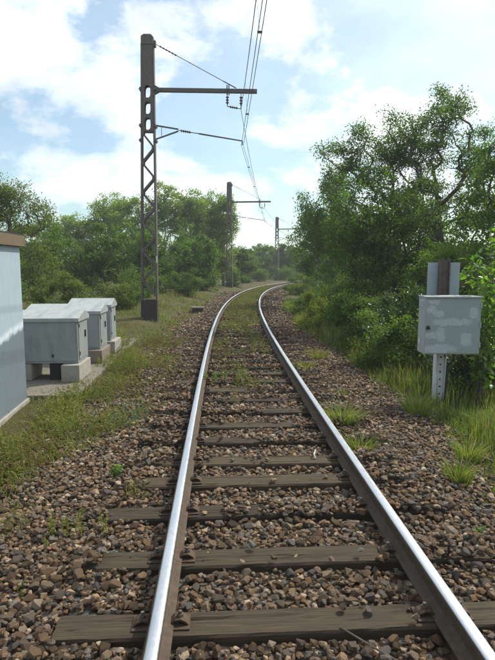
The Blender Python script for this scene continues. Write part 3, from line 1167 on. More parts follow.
cabinet(8.56, 1.00, 0.66, 0.285, 1.02, 1.125, 'front grey metal cabinet with gabled lid, nearest the blue-grey shed')
cabinet(10.2, 1.37, 0.66, 0.255, 0.99, 1.105, 'middle grey metal cabinet with wide lid, between the front and the rear cabinet')
cabinet(11.25, 0.85, 0.60, 0.27, 1.03, 1.150, 'rear grey metal cabinet, farthest of the three, lid highest in the picture')
for D_, x0, x1, y0, y1, h, mt, lab in (
        (8.56, -0.24, 0.05, -0.16, 0.62, 0.28, 'concrete', 'pale concrete block under the right end of the front cabinet'),
        (8.56, -0.95, -0.76, 0.0, 0.60, 0.28, 'concrete', 'pale concrete block under the left end of the front cabinet'),
        (10.2, -0.26, 0.06, -0.14, 0.66, 0.25, 'concrete_red', 'reddish concrete block under the right end of the middle cabinet'),
        (10.2, -1.30, -1.05, 0.0, 0.60, 0.25, 'concrete_red', 'reddish concrete block under the left end of the middle cabinet'),
        (11.25, -0.22, 0.10, -0.10, 0.62, 0.265, 'concrete', 'grey concrete block under the right end of the rear cabinet'),
        (11.25, -0.80, -0.58, 0.0, 0.55, 0.265, 'concrete', 'grey concrete block under the left end of the rear cabinet')):
    o = MB().box(x0, x1, y0, y1, 0.002, h - 0.002).build('concrete_block', M[mt], bevel=0.012)
    o.location = cab_origin(D_)
    o.rotation_euler = (0, 0, 0.058)
    tag(o, lab, 'concrete block', 'blocks carrying the grey cabinets')

# small marker box beside the line further on
mk = empty('cable_pit', (-2.02, 21.6, float(ground_z(-2.02, 21.6)) + 0.22), 0.05)
tag(mk, 'small grey concrete cable pit in the grass before the second mast', 'cable pit')
MB().box(-0.22, 0.22, -0.18, 0.18, -0.3, 0.20).build('pit_wall', M['mast_base'], mk, bevel=0.015)
MB().box(-0.25, 0.25, -0.21, 0.21, 0.202, 0.26).build('pit_lid', M['concrete_slab'], mk, bevel=0.012)

# ------------------------------------------------------------------ control box, post, sign on the right
pz = float(ground_z(2.83, 7.76))
post = empty('steel_post', (2.84, 7.76, pz), 0)
tag(post, 'upright steel post, white-painted below and rusty dark above, at the right verge', 'post')
mb = MB()
mb.box(-0.070, 0.060, -0.008, 0.008, -0.3, 0.85)       # web
mb.build('lower_web', M['white'], post)
mb = MB().box(-0.080, -0.068, -0.065, 0.065, -0.3, 0.85)
mb.build('flange', M['white'], post)
mb = MB().box(0.058, 0.070, -0.065, 0.065, -0.3, 0.85)
mb.build('flange', M['white'], post)
for k in range(6):
    MB().tube([(0.005, -0.0085, 0.16 + k * 0.11), (0.005, -0.0105, 0.16 + k * 0.11)], 0.014, 10).build('bolt_hole', M['dark'], post)
mb = MB()
mb.box(-0.065, 0.065, -0.007, 0.007, 0.70, 2.13)
mb.box(-0.072, -0.058, -0.05, 0.05, 0.70, 2.13)
mb.box(0.058, 0.072, -0.05, 0.05, 0.70, 2.15)
mb.build('upper_beam', M['post_dark'], post)
for z in (1.72, 1.93):
    MB().tube([(0.0, -0.008, z), (0.0, -0.03, z)], 0.012, 6).build('bolt', M['post_dark'], post)

bx = empty('control_box', (2.44, 7.28, 0.645), -0.02)
tag(bx, 'square grey steel control box with patches of lighter paint, on the steel post', 'control box')
W_, Hh, Dp = 0.755, 0.785, 0.33
MB().box(0, W_, 0.02, Dp, 0, Hh).build('body', M['box'], bx, bevel=0.006)
d_ = MB().box(0.004, W_ - 0.004, 0.0, 0.018, 0.012, Hh - 0.03).build('door', M['box_patched'], bx, bevel=0.004)
MB().box(-0.012, W_ + 0.012, -0.02, Dp + 0.01, Hh + 0.001, Hh + 0.016).build('rain_lip', M['box'], bx, bevel=0.003)
tri = [(-0.028, 0.0), (0.028, 0.0), (0.016, 0.05), (-0.016, 0.05)]
mb = MB().prism([(x + 0.035, z + 0.35) for x, z in tri], -0.03, -0.001)
mb.build('lock', M['dark'], d_, bevel=0.004)
for z in (0.10, 0.37, 0.64):
    MB().tube([(W_ - 0.005, -0.006, z), (W_ - 0.005, -0.006, z + 0.07)], 0.010, 8).build('hinge', M['box'], bx)
for k in range(4):
    mb = MB().prism([(-0.012, 0.66 + k * 0.022), (-0.001, 0.66 + k * 0.022), (-0.001, 0.672 + k * 0.022)], 0.09, 0.26)
    mb.build('vent_louvre', M['box'], bx)
MB().box(-0.006, -0.001, 0.22, 0.28, 0.12, 0.19).build('nameplate', M['white'], bx)
for z in (0.15, 0.62):
    MB().box(0.28, 0.52, Dp + 0.001, Dp + 0.10, z, z + 0.05).build('mounting_bracket', M['dark'], bx)

MB().tube([(0.50, 0.26, -0.001), (0.50, 0.26, -0.12), (0.47, 0.40, -0.25), (0.46, 0.43, -0.80)], 0.014, 8).build('cable_conduit', M['dark'], bx)
sg = empty('sign_plate', (2.865, 7.84, 1.43), 0)
tag(sg, 'blank bluish-grey back of a square sign plate above the control box', 'sign')
MB().box(-0.235, 0.235, 0.0, 0.006, 0.0, 0.475).build('plate', M['sign_back'], sg, bevel=0.002)


# ------------------------------------------------------------------ vegetation builders
def leaf_quads(C, L, r, up=0.6, wr=0.52, droop=0.0, fold=False):
    """diamond-shaped leaves at centres C; lengths L; returns verts, quads"""
    n = len(C)
    nr = r.normal(0, 1, (n, 3))
    nr[:, 2] += up * 1.6
    nr /= np.linalg.norm(nr, axis=1, keepdims=True)
    t_ = r.normal(0, 1, (n, 3))
    t_[:, 2] -= droop
    t_ -= nr * (t_ * nr).sum(1, keepdims=True)
    t_ /= np.linalg.norm(t_, axis=1, keepdims=True)
    b_ = np.cross(nr, t_)
    L = np.broadcast_to(L, (n,))[:, None]
    V_ = np.stack([C - t_ * L * 0.5, C + b_ * L * wr * 0.5 - t_ * L * 0.06, C + t_ * L * 0.5 - nr * L * 0.10, C - b_ * L * wr * 0.5 - t_ * L * 0.06], 1)
    Q_ = np.arange(4 * n).reshape(n, 4)
    return V_.reshape(-1, 3), Q_


def lobes_points(lobes, r):
    out_ = []
    for (cx, cy, cz, rx, ry, rz, n) in lobes:
        p = r.normal(0, 1, (n, 3))
        p /= np.linalg.norm(p, axis=1, keepdims=True)
        k = r.random(n) ** (1 / 2.4)
        wob = 1 + 0.16 * np.sin(p[:, 0] * 5 + cx * 3 + p[:, 2] * 4) + 0.12 * np.sin(p[:, 1] * 7 + cz * 2)
        out_.append(np.array([cx, cy, cz]) + p * (k * wob)[:, None] * np.array([rx, ry, rz]))
    return np.concatenate(out_)


def grow(base, trunk_top, tips, r, wob=0.08):
    """nodes, parent index, order: trunk chain then each tip joined to its nearest node from below"""
    base = np.array(base, float)
    tt_ = np.array(trunk_top, float)
    k = 9
    nodes = [base + (tt_ - base) * (i / k) + (r.normal(0, wob, 3) * (1, 1, 0) if 0 < i else 0) for i in range(k + 1)]
    par = [-1] + list(range(k))
    tips = tips[np.argsort(np.linalg.norm(tips - (base + tt_) / 2, axis=1))]
    arr = np.zeros((len(tips) * 4 + k + 2, 3))
    arr[:k + 1] = nodes
    n = k + 1
    ends = []
    for tpn in tips:
        dlt = tpn - arr[:n]
        dist = np.linalg.norm(dlt, axis=1)
        cost = dist + 2.2 * np.maximum(0, arr[:n, 2] - tpn[2] + 0.30 * dist) + 6.0 * (np.arange(n) < 2)
        j = int(cost.argmin())
        a = arr[j].copy()
        L_ = dist[j]
        m_ = 3 if L_ > 0.6 else 2
        pr = j
        for q in range(1, m_ + 1):
            f = q / m_
            p = a + (tpn - a) * f + np.array([0, 0, 0.10 * L_ * math.sin(math.pi * f)]) + (r.normal(0, 0.045 * L_, 3) if q < m_ else 0)
            arr[n] = p
            par.append(pr)
            pr = n
            n += 1
        ends.append(n - 1)
    return arr[:n], np.array(par), np.array(ends)


def wood_mesh(nodes, par, r0, rmin, mat, name='trunk', sides=5):
    n = len(nodes)
    cnt = np.ones(n)
    for i in range(n - 1, 0, -1):
        cnt[par[i]] += cnt[i]
    rad = np.maximum(rmin, r0 * (cnt / cnt[0]) ** 0.5)
    V_, Q_ = [], []
    o_ = 0
    d = nodes[1:] - nodes[par[1:]]
    ln = np.linalg.norm(d, axis=1, keepdims=True)
    d = d / np.maximum(ln, 1e-6)
    ref = np.where(np.abs(d[:, 2:3]) < 0.9, np.array([[0, 0, 1.0]]), np.array([[1.0, 0, 0]]))
    s1 = np.cross(d, ref)
    s1 /= np.linalg.norm(s1, axis=1, keepdims=True)
    s2 = np.cross(d, s1)
    ra = np.minimum(rad[par[1:]], rad[1:] * 1.6)
    ang = np.arange(sides) * 2 * math.pi / sides
    ring = s1[:, None, :] * np.cos(ang)[None, :, None] + s2[:, None, :] * np.sin(ang)[None, :, None]
    A = nodes[par[1:]][:, None] + ring * ra[:, None, None]
    B = nodes[1:][:, None] + ring * rad[1:][:, None, None]
    V_ = np.concatenate([A, B], 1).reshape(-1, 3)
    k = np.arange(sides)
    k2 = (k + 1) % sides
    qb = np.stack([k, k2, sides + k2, sides + k], 1)
    Q_ = (qb[None] + (np.arange(n - 1) * 2 * sides)[:, None, None]).reshape(-1, 4)
    return np_mesh(name, V_, quads=Q_, mat=mat, smooth=True)


def tree(name, label, cat, group, base, trunk_top, lobes, n_leaf, leaf, spread, mats, r0=0.12, seed=0, up=0.6, droop=0.0, bark='bark',
         rmin=0.008, crown='crown', trunk='trunk'):
    r = np.random.default_rng(1000 + seed)
    bz = float(ground_z(base[0], base[1]))
    root = empty(name, (base[0], base[1], bz))
    tag(root, label, cat, group)
    off = np.array([base[0], base[1], bz])
    tips = lobes_points(lobes, r)
    tips[:, 2] = np.maximum(tips[:, 2], bz + 0.12)
    nodes, par, ends = grow((base[0], base[1], bz - 0.1), trunk_top, tips, r, 0.05)
    link(trunk, wood_mesh(nodes - off, par, r0, rmin, M[bark], trunk), root)
    # leaves along the outer twigs
    wgt = r.gamma(0.9, 1.0, len(ends)) + 0.05
    pick = r.choice(len(ends), n_leaf, p=wgt / wgt.sum())
    f = r.random(n_leaf) ** 0.6
    e = ends[pick]
    a, b = nodes[par[e]], nodes[e]
    C = a + (b - a) * (0.3 + 0.7 * f)[:, None] + np.clip(r.normal(0, 1, (n_leaf, 3)), -2.2, 2.2) * spread * np.array([1, 1, 0.7])
    C[:, 2] -= droop * np.abs(r.normal(0, 1, n_leaf)) * spread * 1.5
    C[:, 2] = np.maximum(C[:, 2], bz + 0.03)
    L = leaf * r.uniform(0.6, 1.25, n_leaf)
    V_, Q_ = leaf_quads(C - off, L, r, up, 0.55, droop)
    # natural hue variation: per twig and per leaf
    tw = r.random(len(ends))
    rn = np.clip(0.55 * tw[pick] + 0.45 * r.random(n_leaf) + r.normal(0, 0.05, n_leaf), 0, 1)
    link(crown, np_mesh(crown, V_, quads=Q_, rnd=np.repeat(rn, 4), mat=M[mats]), root)
    return root


def dome(x, y, h, rx, ry, n=60):
    """bush: lobes standing on the ground"""
    z0 = float(ground_z(x, y))
    return [(x, y, z0 + h * 0.46, rx, ry, h * 0.54, n)]


def bush(name, label, x, y, h, rx, ry, n_leaf, leaf, mats, seed, group=None, cat='bush', extra=(), ntip=70, spread=None, up=0.6):
    lob = dome(x, y, h, rx, ry, ntip) + list(extra)
    z0 = float(ground_z(x, y))
    return tree(name, label, cat, group, (x, y), (x, y, z0 + h * 0.5), lob, n_leaf, leaf, spread if spread else leaf * 1.5, mats, 0.035 + h * 0.008, seed, up,
                crown='foliage', trunk='stems', rmin=0.004)


# ---- right-hand trees
tree('broadleaf_tree', 'tall airy broadleaf tree with forked trunk rising above the sign plate', 'tree', 'trees right of the track', (6.75, 17.6), (5.7, 17.2, 5.4),
     [(5.8, 17.3, 4.4, 2.3, 1.9, 1.5, 120), (5.0, 17.0, 5.7, 1.4, 1.2, 1.0, 80), (6.2, 17.5, 6.4, 0.9, 0.8, 0.95, 60), (7.4, 17.6, 5.2, 1.1, 1.2, 1.1, 60),
      (4.2, 17.0, 5.2, 0.9, 0.8, 0.8, 26), (3.3, 17.0, 5.6, 0.55, 0.5, 0.75, 14), (2.5, 17.0, 5.35, 0.5, 0.5, 0.35, 12), (3.6, 17.0, 4.6, 1.0, 0.8, 0.9, 40)],
     34000, 0.075, 0.15, 'leaf_dark', 0.15, 1)
tree('broadleaf_tree', 'dense dark rounded tree in front of the airy tall tree, foliage down to the brambles', 'tree', 'trees right of the track', (3.95, 15.2), (3.7, 15.2, 3.4),
     [(3.55, 15.2, 3.3, 1.45, 1.3, 1.25, 110), (4.0, 15.0, 1.9, 1.6, 1.3, 1.4, 110), (3.1, 15.1, 2.5, 0.9, 0.9, 0.9, 50), (4.7, 15.4, 3.3, 1.2, 1.2, 1.3, 70)],
     26000, 0.08, 0.13, 'leaf_dark', 0.13, 2)
tree('drooping_tree', 'drooping birch-like tree leaning over the track at the bend', 'tree', 'trees right of the track', (4.1, 25.0), (3.8, 25.0, 5.2),
     [(3.7, 25, 4.2, 1.35, 1.3, 2.0, 100), (2.75, 25, 3.5, 0.75, 0.8, 1.6, 50), (4.0, 25, 6.0, 0.8, 0.8, 0.7, 30), (4.4, 25, 2.2, 1.4, 1.2, 1.6, 60)],
     20000, 0.10, 0.15, 'leaf_mid', 0.12, 3, 0.2, 1.2, 'bark_light')
tree('broadleaf_tree', 'dark tree behind the drooping birch at the bend', 'tree', 'trees right of the track', (5.6, 33.0), (5.4, 33, 5.2),
     [(5.4, 33, 4.6, 2.1, 1.8, 2.2, 100), (4.1, 33, 3.0, 1.3, 1.2, 2.0, 60), (6.8, 33, 3.5, 2.0, 1.8, 2.6, 70)], 15000, 0.15, 0.2, 'leaf_dark', 0.16, 4)
tree('broadleaf_tree', 'tree at the upper right edge with thin bare twigs at its top', 'tree', 'trees right of the track', (6.9, 13.6), (6.7, 13.4, 4.6),
     [(6.55, 13.3, 3.8, 1.25, 1.2, 1.3, 90), (6.5, 13.4, 5.2, 0.8, 0.8, 0.8, 40), (7.6, 13.4, 4.4, 1.2, 1.1, 1.6, 70), (6.2, 13.2, 2.3, 1.4, 1.2, 1.3, 80)],
     17000, 0.095, 0.13, 'leaf_mid', 0.13, 5)
for i, (x, y, h, rx, mt, lab) in enumerate((
        (8.2, 20.5, 5.4, 2.4, 'leaf_dark', 'dark filling tree low behind the trunk of the airy tall tree'),
        (6.4, 21.5, 5.0, 2.0, 'leaf_dark', 'shaded tree between the dense rounded tree and the drooping birch, standing back'),
        (9.3, 15.5, 5.6, 2.2, 'leaf_mid', 'leafy tree beyond the right edge behind the bare-twigged tree'),
        (5.1, 19.0, 3.8, 1.5, 'leaf_dark', 'low dark tree at the back of the dense rounded tree'),
        (7.6, 40.0, 5.6, 2.4, 'leaf_dark', 'dark tree on the inside of the far bend'),
        (10.5, 50.0, 6.0, 3.0, 'leaf_mid', 'mid green tree farthest along the inside of the bend'))):
    z0 = float(ground_z(x, y))
    tree('understorey_tree', lab, 'tree', 'trees right of the track', (x, y), (x, y, h * 0.6),
         [(x, y, h * 0.55, rx, rx * 0.9, h * 0.42, 120), (x - rx * 0.3, y, h * 0.25, rx * 0.9, rx * 0.8, h * 0.28, 70)], 10500, 0.11 + y * 0.0016, 0.17, mt, 0.12, 20 + i)

# ---- hedge of bushes on the right verge
H_ = 'bushes along the right verge'
for i, (nm, x, y, h, rx, ry, n, lf, mt, lab) in enumerate((
        ('bramble', 4.6, 9.2, 1.75, 0.95, 0.8, 13000, 0.075, 'leaf_glossy', 'dark bramble behind the right side of the control box'),
        ('bramble', 3.75, 9.6, 1.7, 0.75, 0.8, 11000, 0.07, 'leaf_dark', 'dark bramble directly behind the control box'),
        ('bramble', 3.2, 11.3, 1.75, 0.9, 0.8, 11000, 0.07, 'leaf_glossy', 'bramble with shiny leaves left of the control box'),
        ('bush', 4.5, 11.8, 2.6, 1.1, 1.0, 14000, 0.075, 'leaf_mid', 'tall green bush behind the sign plate'),
        ('bramble', 2.8, 12.7, 1.35, 0.85, 0.8, 10000, 0.07, 'leaf_dark', 'low dark bramble below the dense rounded tree'),
        ('broom_bush', 2.35, 16.4, 1.15, 0.75, 0.9, 11000, 0.06, 'leaf_yellow', 'yellow-green broom bush beside the right rail before the bend'),
        ('bramble', 3.2, 18.0, 1.5, 0.9, 0.9, 9000, 0.075, 'leaf_mid', 'green bramble just behind the yellow-green broom'),
        ('bush', 2.75, 21.5, 1.1, 0.8, 1.0, 8000, 0.08, 'leaf_mid', 'low green bush below the drooping birch'),
        ('broom_bush', 3.7, 38.5, 0.8, 0.9, 1.1, 6000, 0.09, 'leaf_yellow', 'far yellow broom bush on the inside of the bend'),
        ('bush', 4.4, 42.0, 1.5, 1.3, 1.2, 6000, 0.11, 'leaf_mid', 'far green bush next to the far yellow broom'),
        ('bramble', 3.45, 14.4, 1.7, 0.9, 0.8, 9000, 0.07, 'leaf_mid', 'green bramble closing the foot of the dense rounded tree'),
        ('bramble', 2.75, 10.2, 1.15, 0.65, 0.7, 8000, 0.065, 'leaf_mid', 'low sunlit bramble nearest the track, left of the control box'),
        ('bramble', 3.45, 8.45, 1.15, 0.65, 0.5, 8000, 0.065, 'leaf_glossy', 'low bramble right behind the steel post foot'),
        ('bush', 2.9, 15.2, 1.35, 0.7, 0.7, 8000, 0.07, 'leaf_mid', 'small green bush just in front of the yellow-green broom'),
        ('bush', 3.9, 23.2, 1.9, 1.1, 0.9, 7000, 0.085, 'leaf_dark', 'dark bush hiding the foot of the drooping birch'),
        ('bush', 5.0, 28.5, 2.2, 1.4, 1.2, 6000, 0.10, 'leaf_mid', 'bush between the drooping birch and the dark tree behind it'),
        ('bush', 6.3, 9.8, 3.0, 0.95, 0.9, 12000, 0.08, 'leaf_dark', 'tall dark bush at the right edge behind the bright sapling'))):
    bush(nm, lab, x, y, h, rx, ry, n, lf, mt, 40 + i, H_, 'bush')

# bright sapling with large single leaves at the right edge
sx, sy = 3.44, 7.75
sz = float(ground_z(sx, sy))
sap = empty('sapling', (sx, sy, sz))
tag(sap, 'bright yellow-green backlit sapling at the right edge beside the control box', 'sapling')
r = np.random.default_rng(77)
stems = MB()
leafpos = []
for k in range(13):
    a = r.uniform(0, 6.28)
    top = Vector((0.50 * math.cos(a) * r.uniform(0.3, 1) + 0.05, 0.3 * math.sin(a), r.uniform(1.5, 2.85)))
    pts = [Vector((0.05 * math.cos(a), 0.05 * math.sin(a), -0.05))]
    for q in range(1, 7):
        f = q / 6
        pts.append(Vector((top.x * f ** 1.3, top.y * f ** 1.3, top.z * f)) + Vector(r.normal(0, 0.02, 3)))
    stems.tube(pts, [0.010 * (1 - 0.75 * q / 6) for q in range(7)], 5)
    for q in range(70):
        f = r.uniform(0.12, 1.0) ** 0.8
        i0 = min(int(f * 6), 5)
        p = pts[i0].lerp(pts[i0 + 1], f * 6 - i0)
        leafpos.append(p + Vector(r.normal(0, 0.055, 3)))
random.shuffle(leafpos)
stems.build('stem', M['bark'], sap)


def leaf_blade(seed):
    rr = np.random.default_rng(seed)
    L_, W2 = 1.0, rr.uniform(0.23, 0.3)
    prof = [(0.0, 0.02), (0.18, 0.72), (0.42, 1.0), (0.7, 0.72), (1.0, 0.0)]
    vs_, fs = [], []
    for f, wv in prof:
        bend = -0.28 * f * f
        vs_ += [(-W2 * wv, f * L_, bend + 0.07 * wv), (0, f * L_, bend), (W2 * wv, f * L_, bend + 0.07 * wv)]
    for i in range(4):
        fs += [(i * 3, i * 3 + 1, i * 3 + 4, i * 3 + 3), (i * 3 + 1, i * 3 + 2, i * 3 + 5, i * 3 + 4)]
    q = np.array(fs)
    return np_mesh('leaf', np.array(vs_), quads=q, rnd=np.full(len(vs_), (seed % 8) / 7.0), mat=M['leaf_bright'], smooth=True)


LB = [leaf_blade(i) for i in range(8)]
for k, p in enumerate(leafpos[:290]):
    o = link('leaf', LB[k % 8], sap, tuple(p))
    o.rotation_euler = (r.normal(-0.35, 0.35), r.normal(0, 0.4), r.uniform(0, 6.28))
    s_ = r.uniform(0.095, 0.15)
    o.scale = (s_, s_, s_)
C = np.array([tuple(p) for p in leafpos[290:]])
V_, Q_ = leaf_quads(C, r.uniform(0.07, 0.13, len(C)), r, 0.8, 0.55, 0.4)
o = link('foliage', np_mesh('foliage', V_, quads=Q_, rnd=np.repeat(r.random(len(C)), 4), mat=M['leaf_bright']), sap)
tag(o, kind='stuff')

# ---- left-hand trees
T_ = 'trees left of the track'
tree('broadleaf_tree', 'thin olive-green tree at the left edge behind the shed', 'tree', T_, (-9.3, 21.0), (-9.2, 21, 4.4),
     [(-9.5, 21, 3.2, 1.8, 1.5, 1.6, 110), (-9.7, 21, 4.8, 0.9, 0.8, 0.8, 32), (-8.0, 21, 3.6, 0.7, 0.7, 0.8, 30), (-10.8, 21, 4.1, 1.1, 1.0, 1.6, 60), (-8.4, 21, 1.8, 1.3, 1.1, 1.5, 80), (-8.9, 21, 4.3, 1.0, 0.9, 0.8, 50)],
     26000, 0.085, 0.17, 'leaf_olive', 0.13, 60)
for i, (x, y, h, rx, mt, lab) in enumerate((
        (-15.3, 47, 6.3, 2.5, 'leaf_pale', 'pale poplar, lower one between the left edge tree and the tall poplars'),
        (-12.6, 48, 8.3, 1.9, 'leaf_pale', 'tall pale poplar straight above the grey cabinets'),
        (-10.2, 46, 8.0, 2.2, 'leaf_pale', 'pale poplar just left of the nearest mast'),
        (-7.2, 47, 8.9, 1.9, 'leaf_pale', 'tall pale poplar just right of the nearest mast'),
        (-5.0, 48, 8.7, 1.6, 'leaf_pale', 'pale poplar midway between the nearest and the second mast'),
        (-3.7, 50.5, 8.5, 1.6, 'leaf_pale', 'pale poplar whose crown shows just left of the second mast'),
        (-2.2, 49, 8.5, 1.35, 'leaf_pale', 'slender yellowish poplar just right of the second mast'))):
    tree('poplar', lab, 'tree', 'pale poplars behind the left bank', (x, y), (x, y, h * 0.8),
         [(x, y, h * 0.50, rx, rx, h * 0.36, 130), (x + 0.2, y, h * 0.80, rx * 0.8, rx * 0.7, h * 0.19, 90), (x - rx * 0.45, y, h * 0.68, rx * 0.5, rx * 0.5, h * 0.18, 40), (x + rx * 0.5, y, h * 0.62, rx * 0.5, rx * 0.5, h * 0.16, 40),
          (x, y, h * 0.2, rx * 1.1, rx, h * 0.2, 60)], 16000, 0.18, 0.20, mt, 0.14, 70 + i, bark='bark_light')
for i, (x, y, h, rx, mt, lab) in enumerate((
        (-11.2, 30, 4.4, 2.0, 'leaf_mid', 'green tree low behind the left edge tree and the shed'),
        (-8.4, 31, 4.6, 2.0, 'leaf_mid', 'green tree in the belt above the front cabinet'),
        (-5.6, 33, 4.2, 1.9, 'leaf_dark', 'dark green tree in the belt right behind the nearest mast'),
        (-3.2, 37, 4.0, 1.7, 'leaf_dark', 'dark green tree in the belt left of the second mast'),
        (-13.8, 36, 5.0, 2.4, 'leaf_mid', 'green tree in the belt hidden mostly behind the shed'),
        (-0.6, 58, 4.2, 2.0, 'leaf_mid', 'low green tree behind the second mast'),
        (-8.0, 40, 5.4, 2.2, 'leaf_mid', 'green tree below the poplar left of the nearest mast'),
        (-4.4, 42, 5.2, 1.9, 'leaf_mid', 'green tree below the poplar midway between the masts'),
        (2.4, 84, 5.2, 2.6, 'leaf_mid', 'far tree left of the farthest mast'),
        (5.8, 80, 5.0, 2.3, 'leaf_mid', 'far rounded tree just right of the farthest mast'),
        (9.6, 92, 5.4, 2.8, 'leaf_dark', 'far dark tree at the end of the visible track'),
        (14.0, 96, 5.5, 3.2, 'leaf_mid', 'far tree beyond the bend behind the drooping birch'))):
    tree('understorey_tree', lab, 'tree', T_, (x, y), (x, y, h * 0.6),
         [(x, y, h * 0.56, rx, rx * 0.9, h * 0.40, 110), (x - rx * 0.3, y, h * 0.28, rx * 1.05, rx * 0.8, h * 0.28, 70)], 9500, 0.10 + y * 0.0023, 0.15 + y * 0.001, mt, 0.11, 90 + i)
L_ = 'bushes along the left bank'
for i, (x, y, h, rx, ry, n, lf, mt, lab) in enumerate((
        (-3.35, 30.0, 1.35, 1.0, 0.9, 8000, 0.085, 'leaf_dark', 'rounded dark shrub on the bank between the two nearer masts'),
        (-4.7, 20.5, 1.15, 0.9, 0.8, 7000, 0.075, 'leaf_olive', 'olive shrub left of the foot of the nearest mast'),
        (-6.2, 18.0, 1.5, 1.1, 0.9, 8000, 0.075, 'leaf_olive', 'olive shrub behind the rear cabinet'),
        (-7.6, 16.0, 2.1, 1.2, 1.0, 9000, 0.08, 'leaf_mid', 'green shrub behind the middle cabinet'),
        (-1.2, 47.5, 1.3, 1.0, 0.9, 5000, 0.11, 'leaf_mid', 'small green shrub at the foot of the second mast'),
        (-5.4, 26.5, 1.7, 1.3, 1.0, 7000, 0.09, 'leaf_mid', 'green shrub in the grass beyond the nearest mast'),
        (1.3, 66.0, 1.6, 1.5, 1.2, 5000, 0.13, 'leaf_mid', 'far shrub left of the track before the farthest mast'),
        (4.9, 73.5, 1.9, 1.3, 1.0, 5000, 0.14, 'leaf_mid', 'far shrub covering the foot of the farthest mast'))):
    bush('shrub', lab, x, y, h, rx, ry, n, lf, mt, 120 + i, L_, 'bush')

# far-off wood closing the view, one uncountable mass
r = np.random.default_rng(5)
n = 18000
fx = r.uniform(-75, 75, n)
fy = 100 + r.uniform(0, 14, n) + 0.004 * fx ** 2
top = 5.0 + 1.6 * vn(fx, fx * 0, 2, 0.35) + 1.0 * vn(fx, fy, 4, 0.9)
C = np.stack([fx, fy, -1.2 + top * r.random(n) ** 0.8], 1)
V_, Q_ = leaf_quads(C, 0.95 * r.uniform(0.6, 1.3, n), r, 0.5, 0.7)
o = link('far_wood', np_mesh('far_wood', V_, quads=Q_, rnd=np.repeat(np.clip(0.5 + 0.35 * vn(fx, fy, 1, 1.2) + r.normal(0, .15, n), 0, 1), 4), mat=M['leaf_mid']))
tag(o, 'far belt of green woodland closing the view behind the bend', 'woodland', kind='stuff')


# ------------------------------------------------------------------ grass and weeds
def blades(X, Yv, Zv, Ht, wd, r, lean=0.35):
    n = len(X)
    a = r.uniform(0, 6.28, n)
    ln = np.abs(r.normal(0, lean, n)) * Ht
    dx, dy = np.cos(a) * ln, np.sin(a) * ln
    b = a + r.uniform(0.6, 2.5, n)
    wx, wy = np.cos(b) * wd / 2, np.sin(b) * wd / 2
    P0 = np.stack([X, Yv, Zv - 0.01], 1)
    Wv = np.stack([wx, wy, 0 * wx], 1)
    Pm = P0 + np.stack([dx * 0.3, dy * 0.3, Ht * 0.58], 1)
    Pt = P0 + np.stack([dx, dy, Ht * (1 - 0.25 * np.minimum(ln / np.maximum(Ht, 1e-3), 1.2))], 1)
    V_ = np.stack([P0 - Wv, P0 + Wv, Pm + Wv * 0.75, Pm - Wv * 0.75, Pt], 1).reshape(-1, 3)
    i = np.arange(n) * 5
    q = np.stack([i, i + 1, i + 2, i + 3], 1)
    t3 = np.stack([i + 3, i + 2, i + 4], 1)
    return V_, q, t3


def blade_mesh(name, X, Yv, Zv, Ht, wd, r, mat, rn=None, lean=0.35, off=(0, 0, 0)):
    V_, q, t3 = blades(X, Yv, Zv, Ht, wd, r, lean)
    V_ = V_ - np.array(off)
    if rn is None:
        rn = r.random(len(X))
    return np_mesh(name, V_, tris=t3, quads=q, rnd=np.repeat(rn, 5), mat=mat)


def blocked(X, Yv):
    """positions inside the shed, slab or cabinets"""
    s1 = (X < -3.05) & (Yv < 7.42) & (Yv > 2.5) & (X > -6.4)
    xl = (X + 2.75) + 0.058 * (Yv - 8.56)
    s2 = (xl > -2.15) & (xl < -0.02) & (Yv > 7.9) & (Yv < 13.4)
    return s1 | s2


r = np.random.default_rng(11)


def scatter(n, y0, y1, dfun, pw=1.0):
    Yv = y0 + (y1 - y0) * r.random(n) ** pw
    D_ = dfun(Yv, r.random(n))
    X = xc(Yv) + D_
    return X, Yv, D_


# left bank grass
n = 70000
X, Yv, D_ = scatter(n, 3.4, 34, lambda y, u: eL(y) + 0.28 - u ** 1.25 * (1.6 + 0.16 * y + 0.02 * y * y), 1.7)
den = 0.5 + 0.5 * vn(X, Yv, 1, 1.6) + 0.25 * vn(X, Yv, 3, 5)
edge_f = np.clip((eL(Yv) + 0.30 - D_) / 0.5, 0.05, 1)
k = (~blocked(X, Yv)) & (r.random(n) < np.clip((den - 0.10) * 1.3, np.where(Yv < 8.2, 0.3, 0.05), 1) * edge_f)
X, Yv, D_, den, edge_f = X[k], Yv[k], D_[k], den[k], edge_f[k]
Zv = np.maximum(ground_z(X, Yv), zd(Yv) - 0.12)
Ht = (0.04 + 0.12 * np.clip(den, 0, 1.2)) * r.uniform(0.5, 1.5, len(X)) * (0.6 + 0.4 * edge_f) * (1 + 0.25 * sst(12, 25, Yv))
rn = np.clip(0.5 + 0.35 * vn(X, Yv, 4, 1.1) + r.normal(0, 0.2, len(X)), 0, 1)
o = link('grass', blade_mesh('grass', X, Yv, Zv, Ht, 0.007 + 0.0006 * Yv, r, M['grass_dry'], rn, 0.95))
tag(o, 'dry olive and reddish grass covering the left bank by the cabinets', kind='stuff')

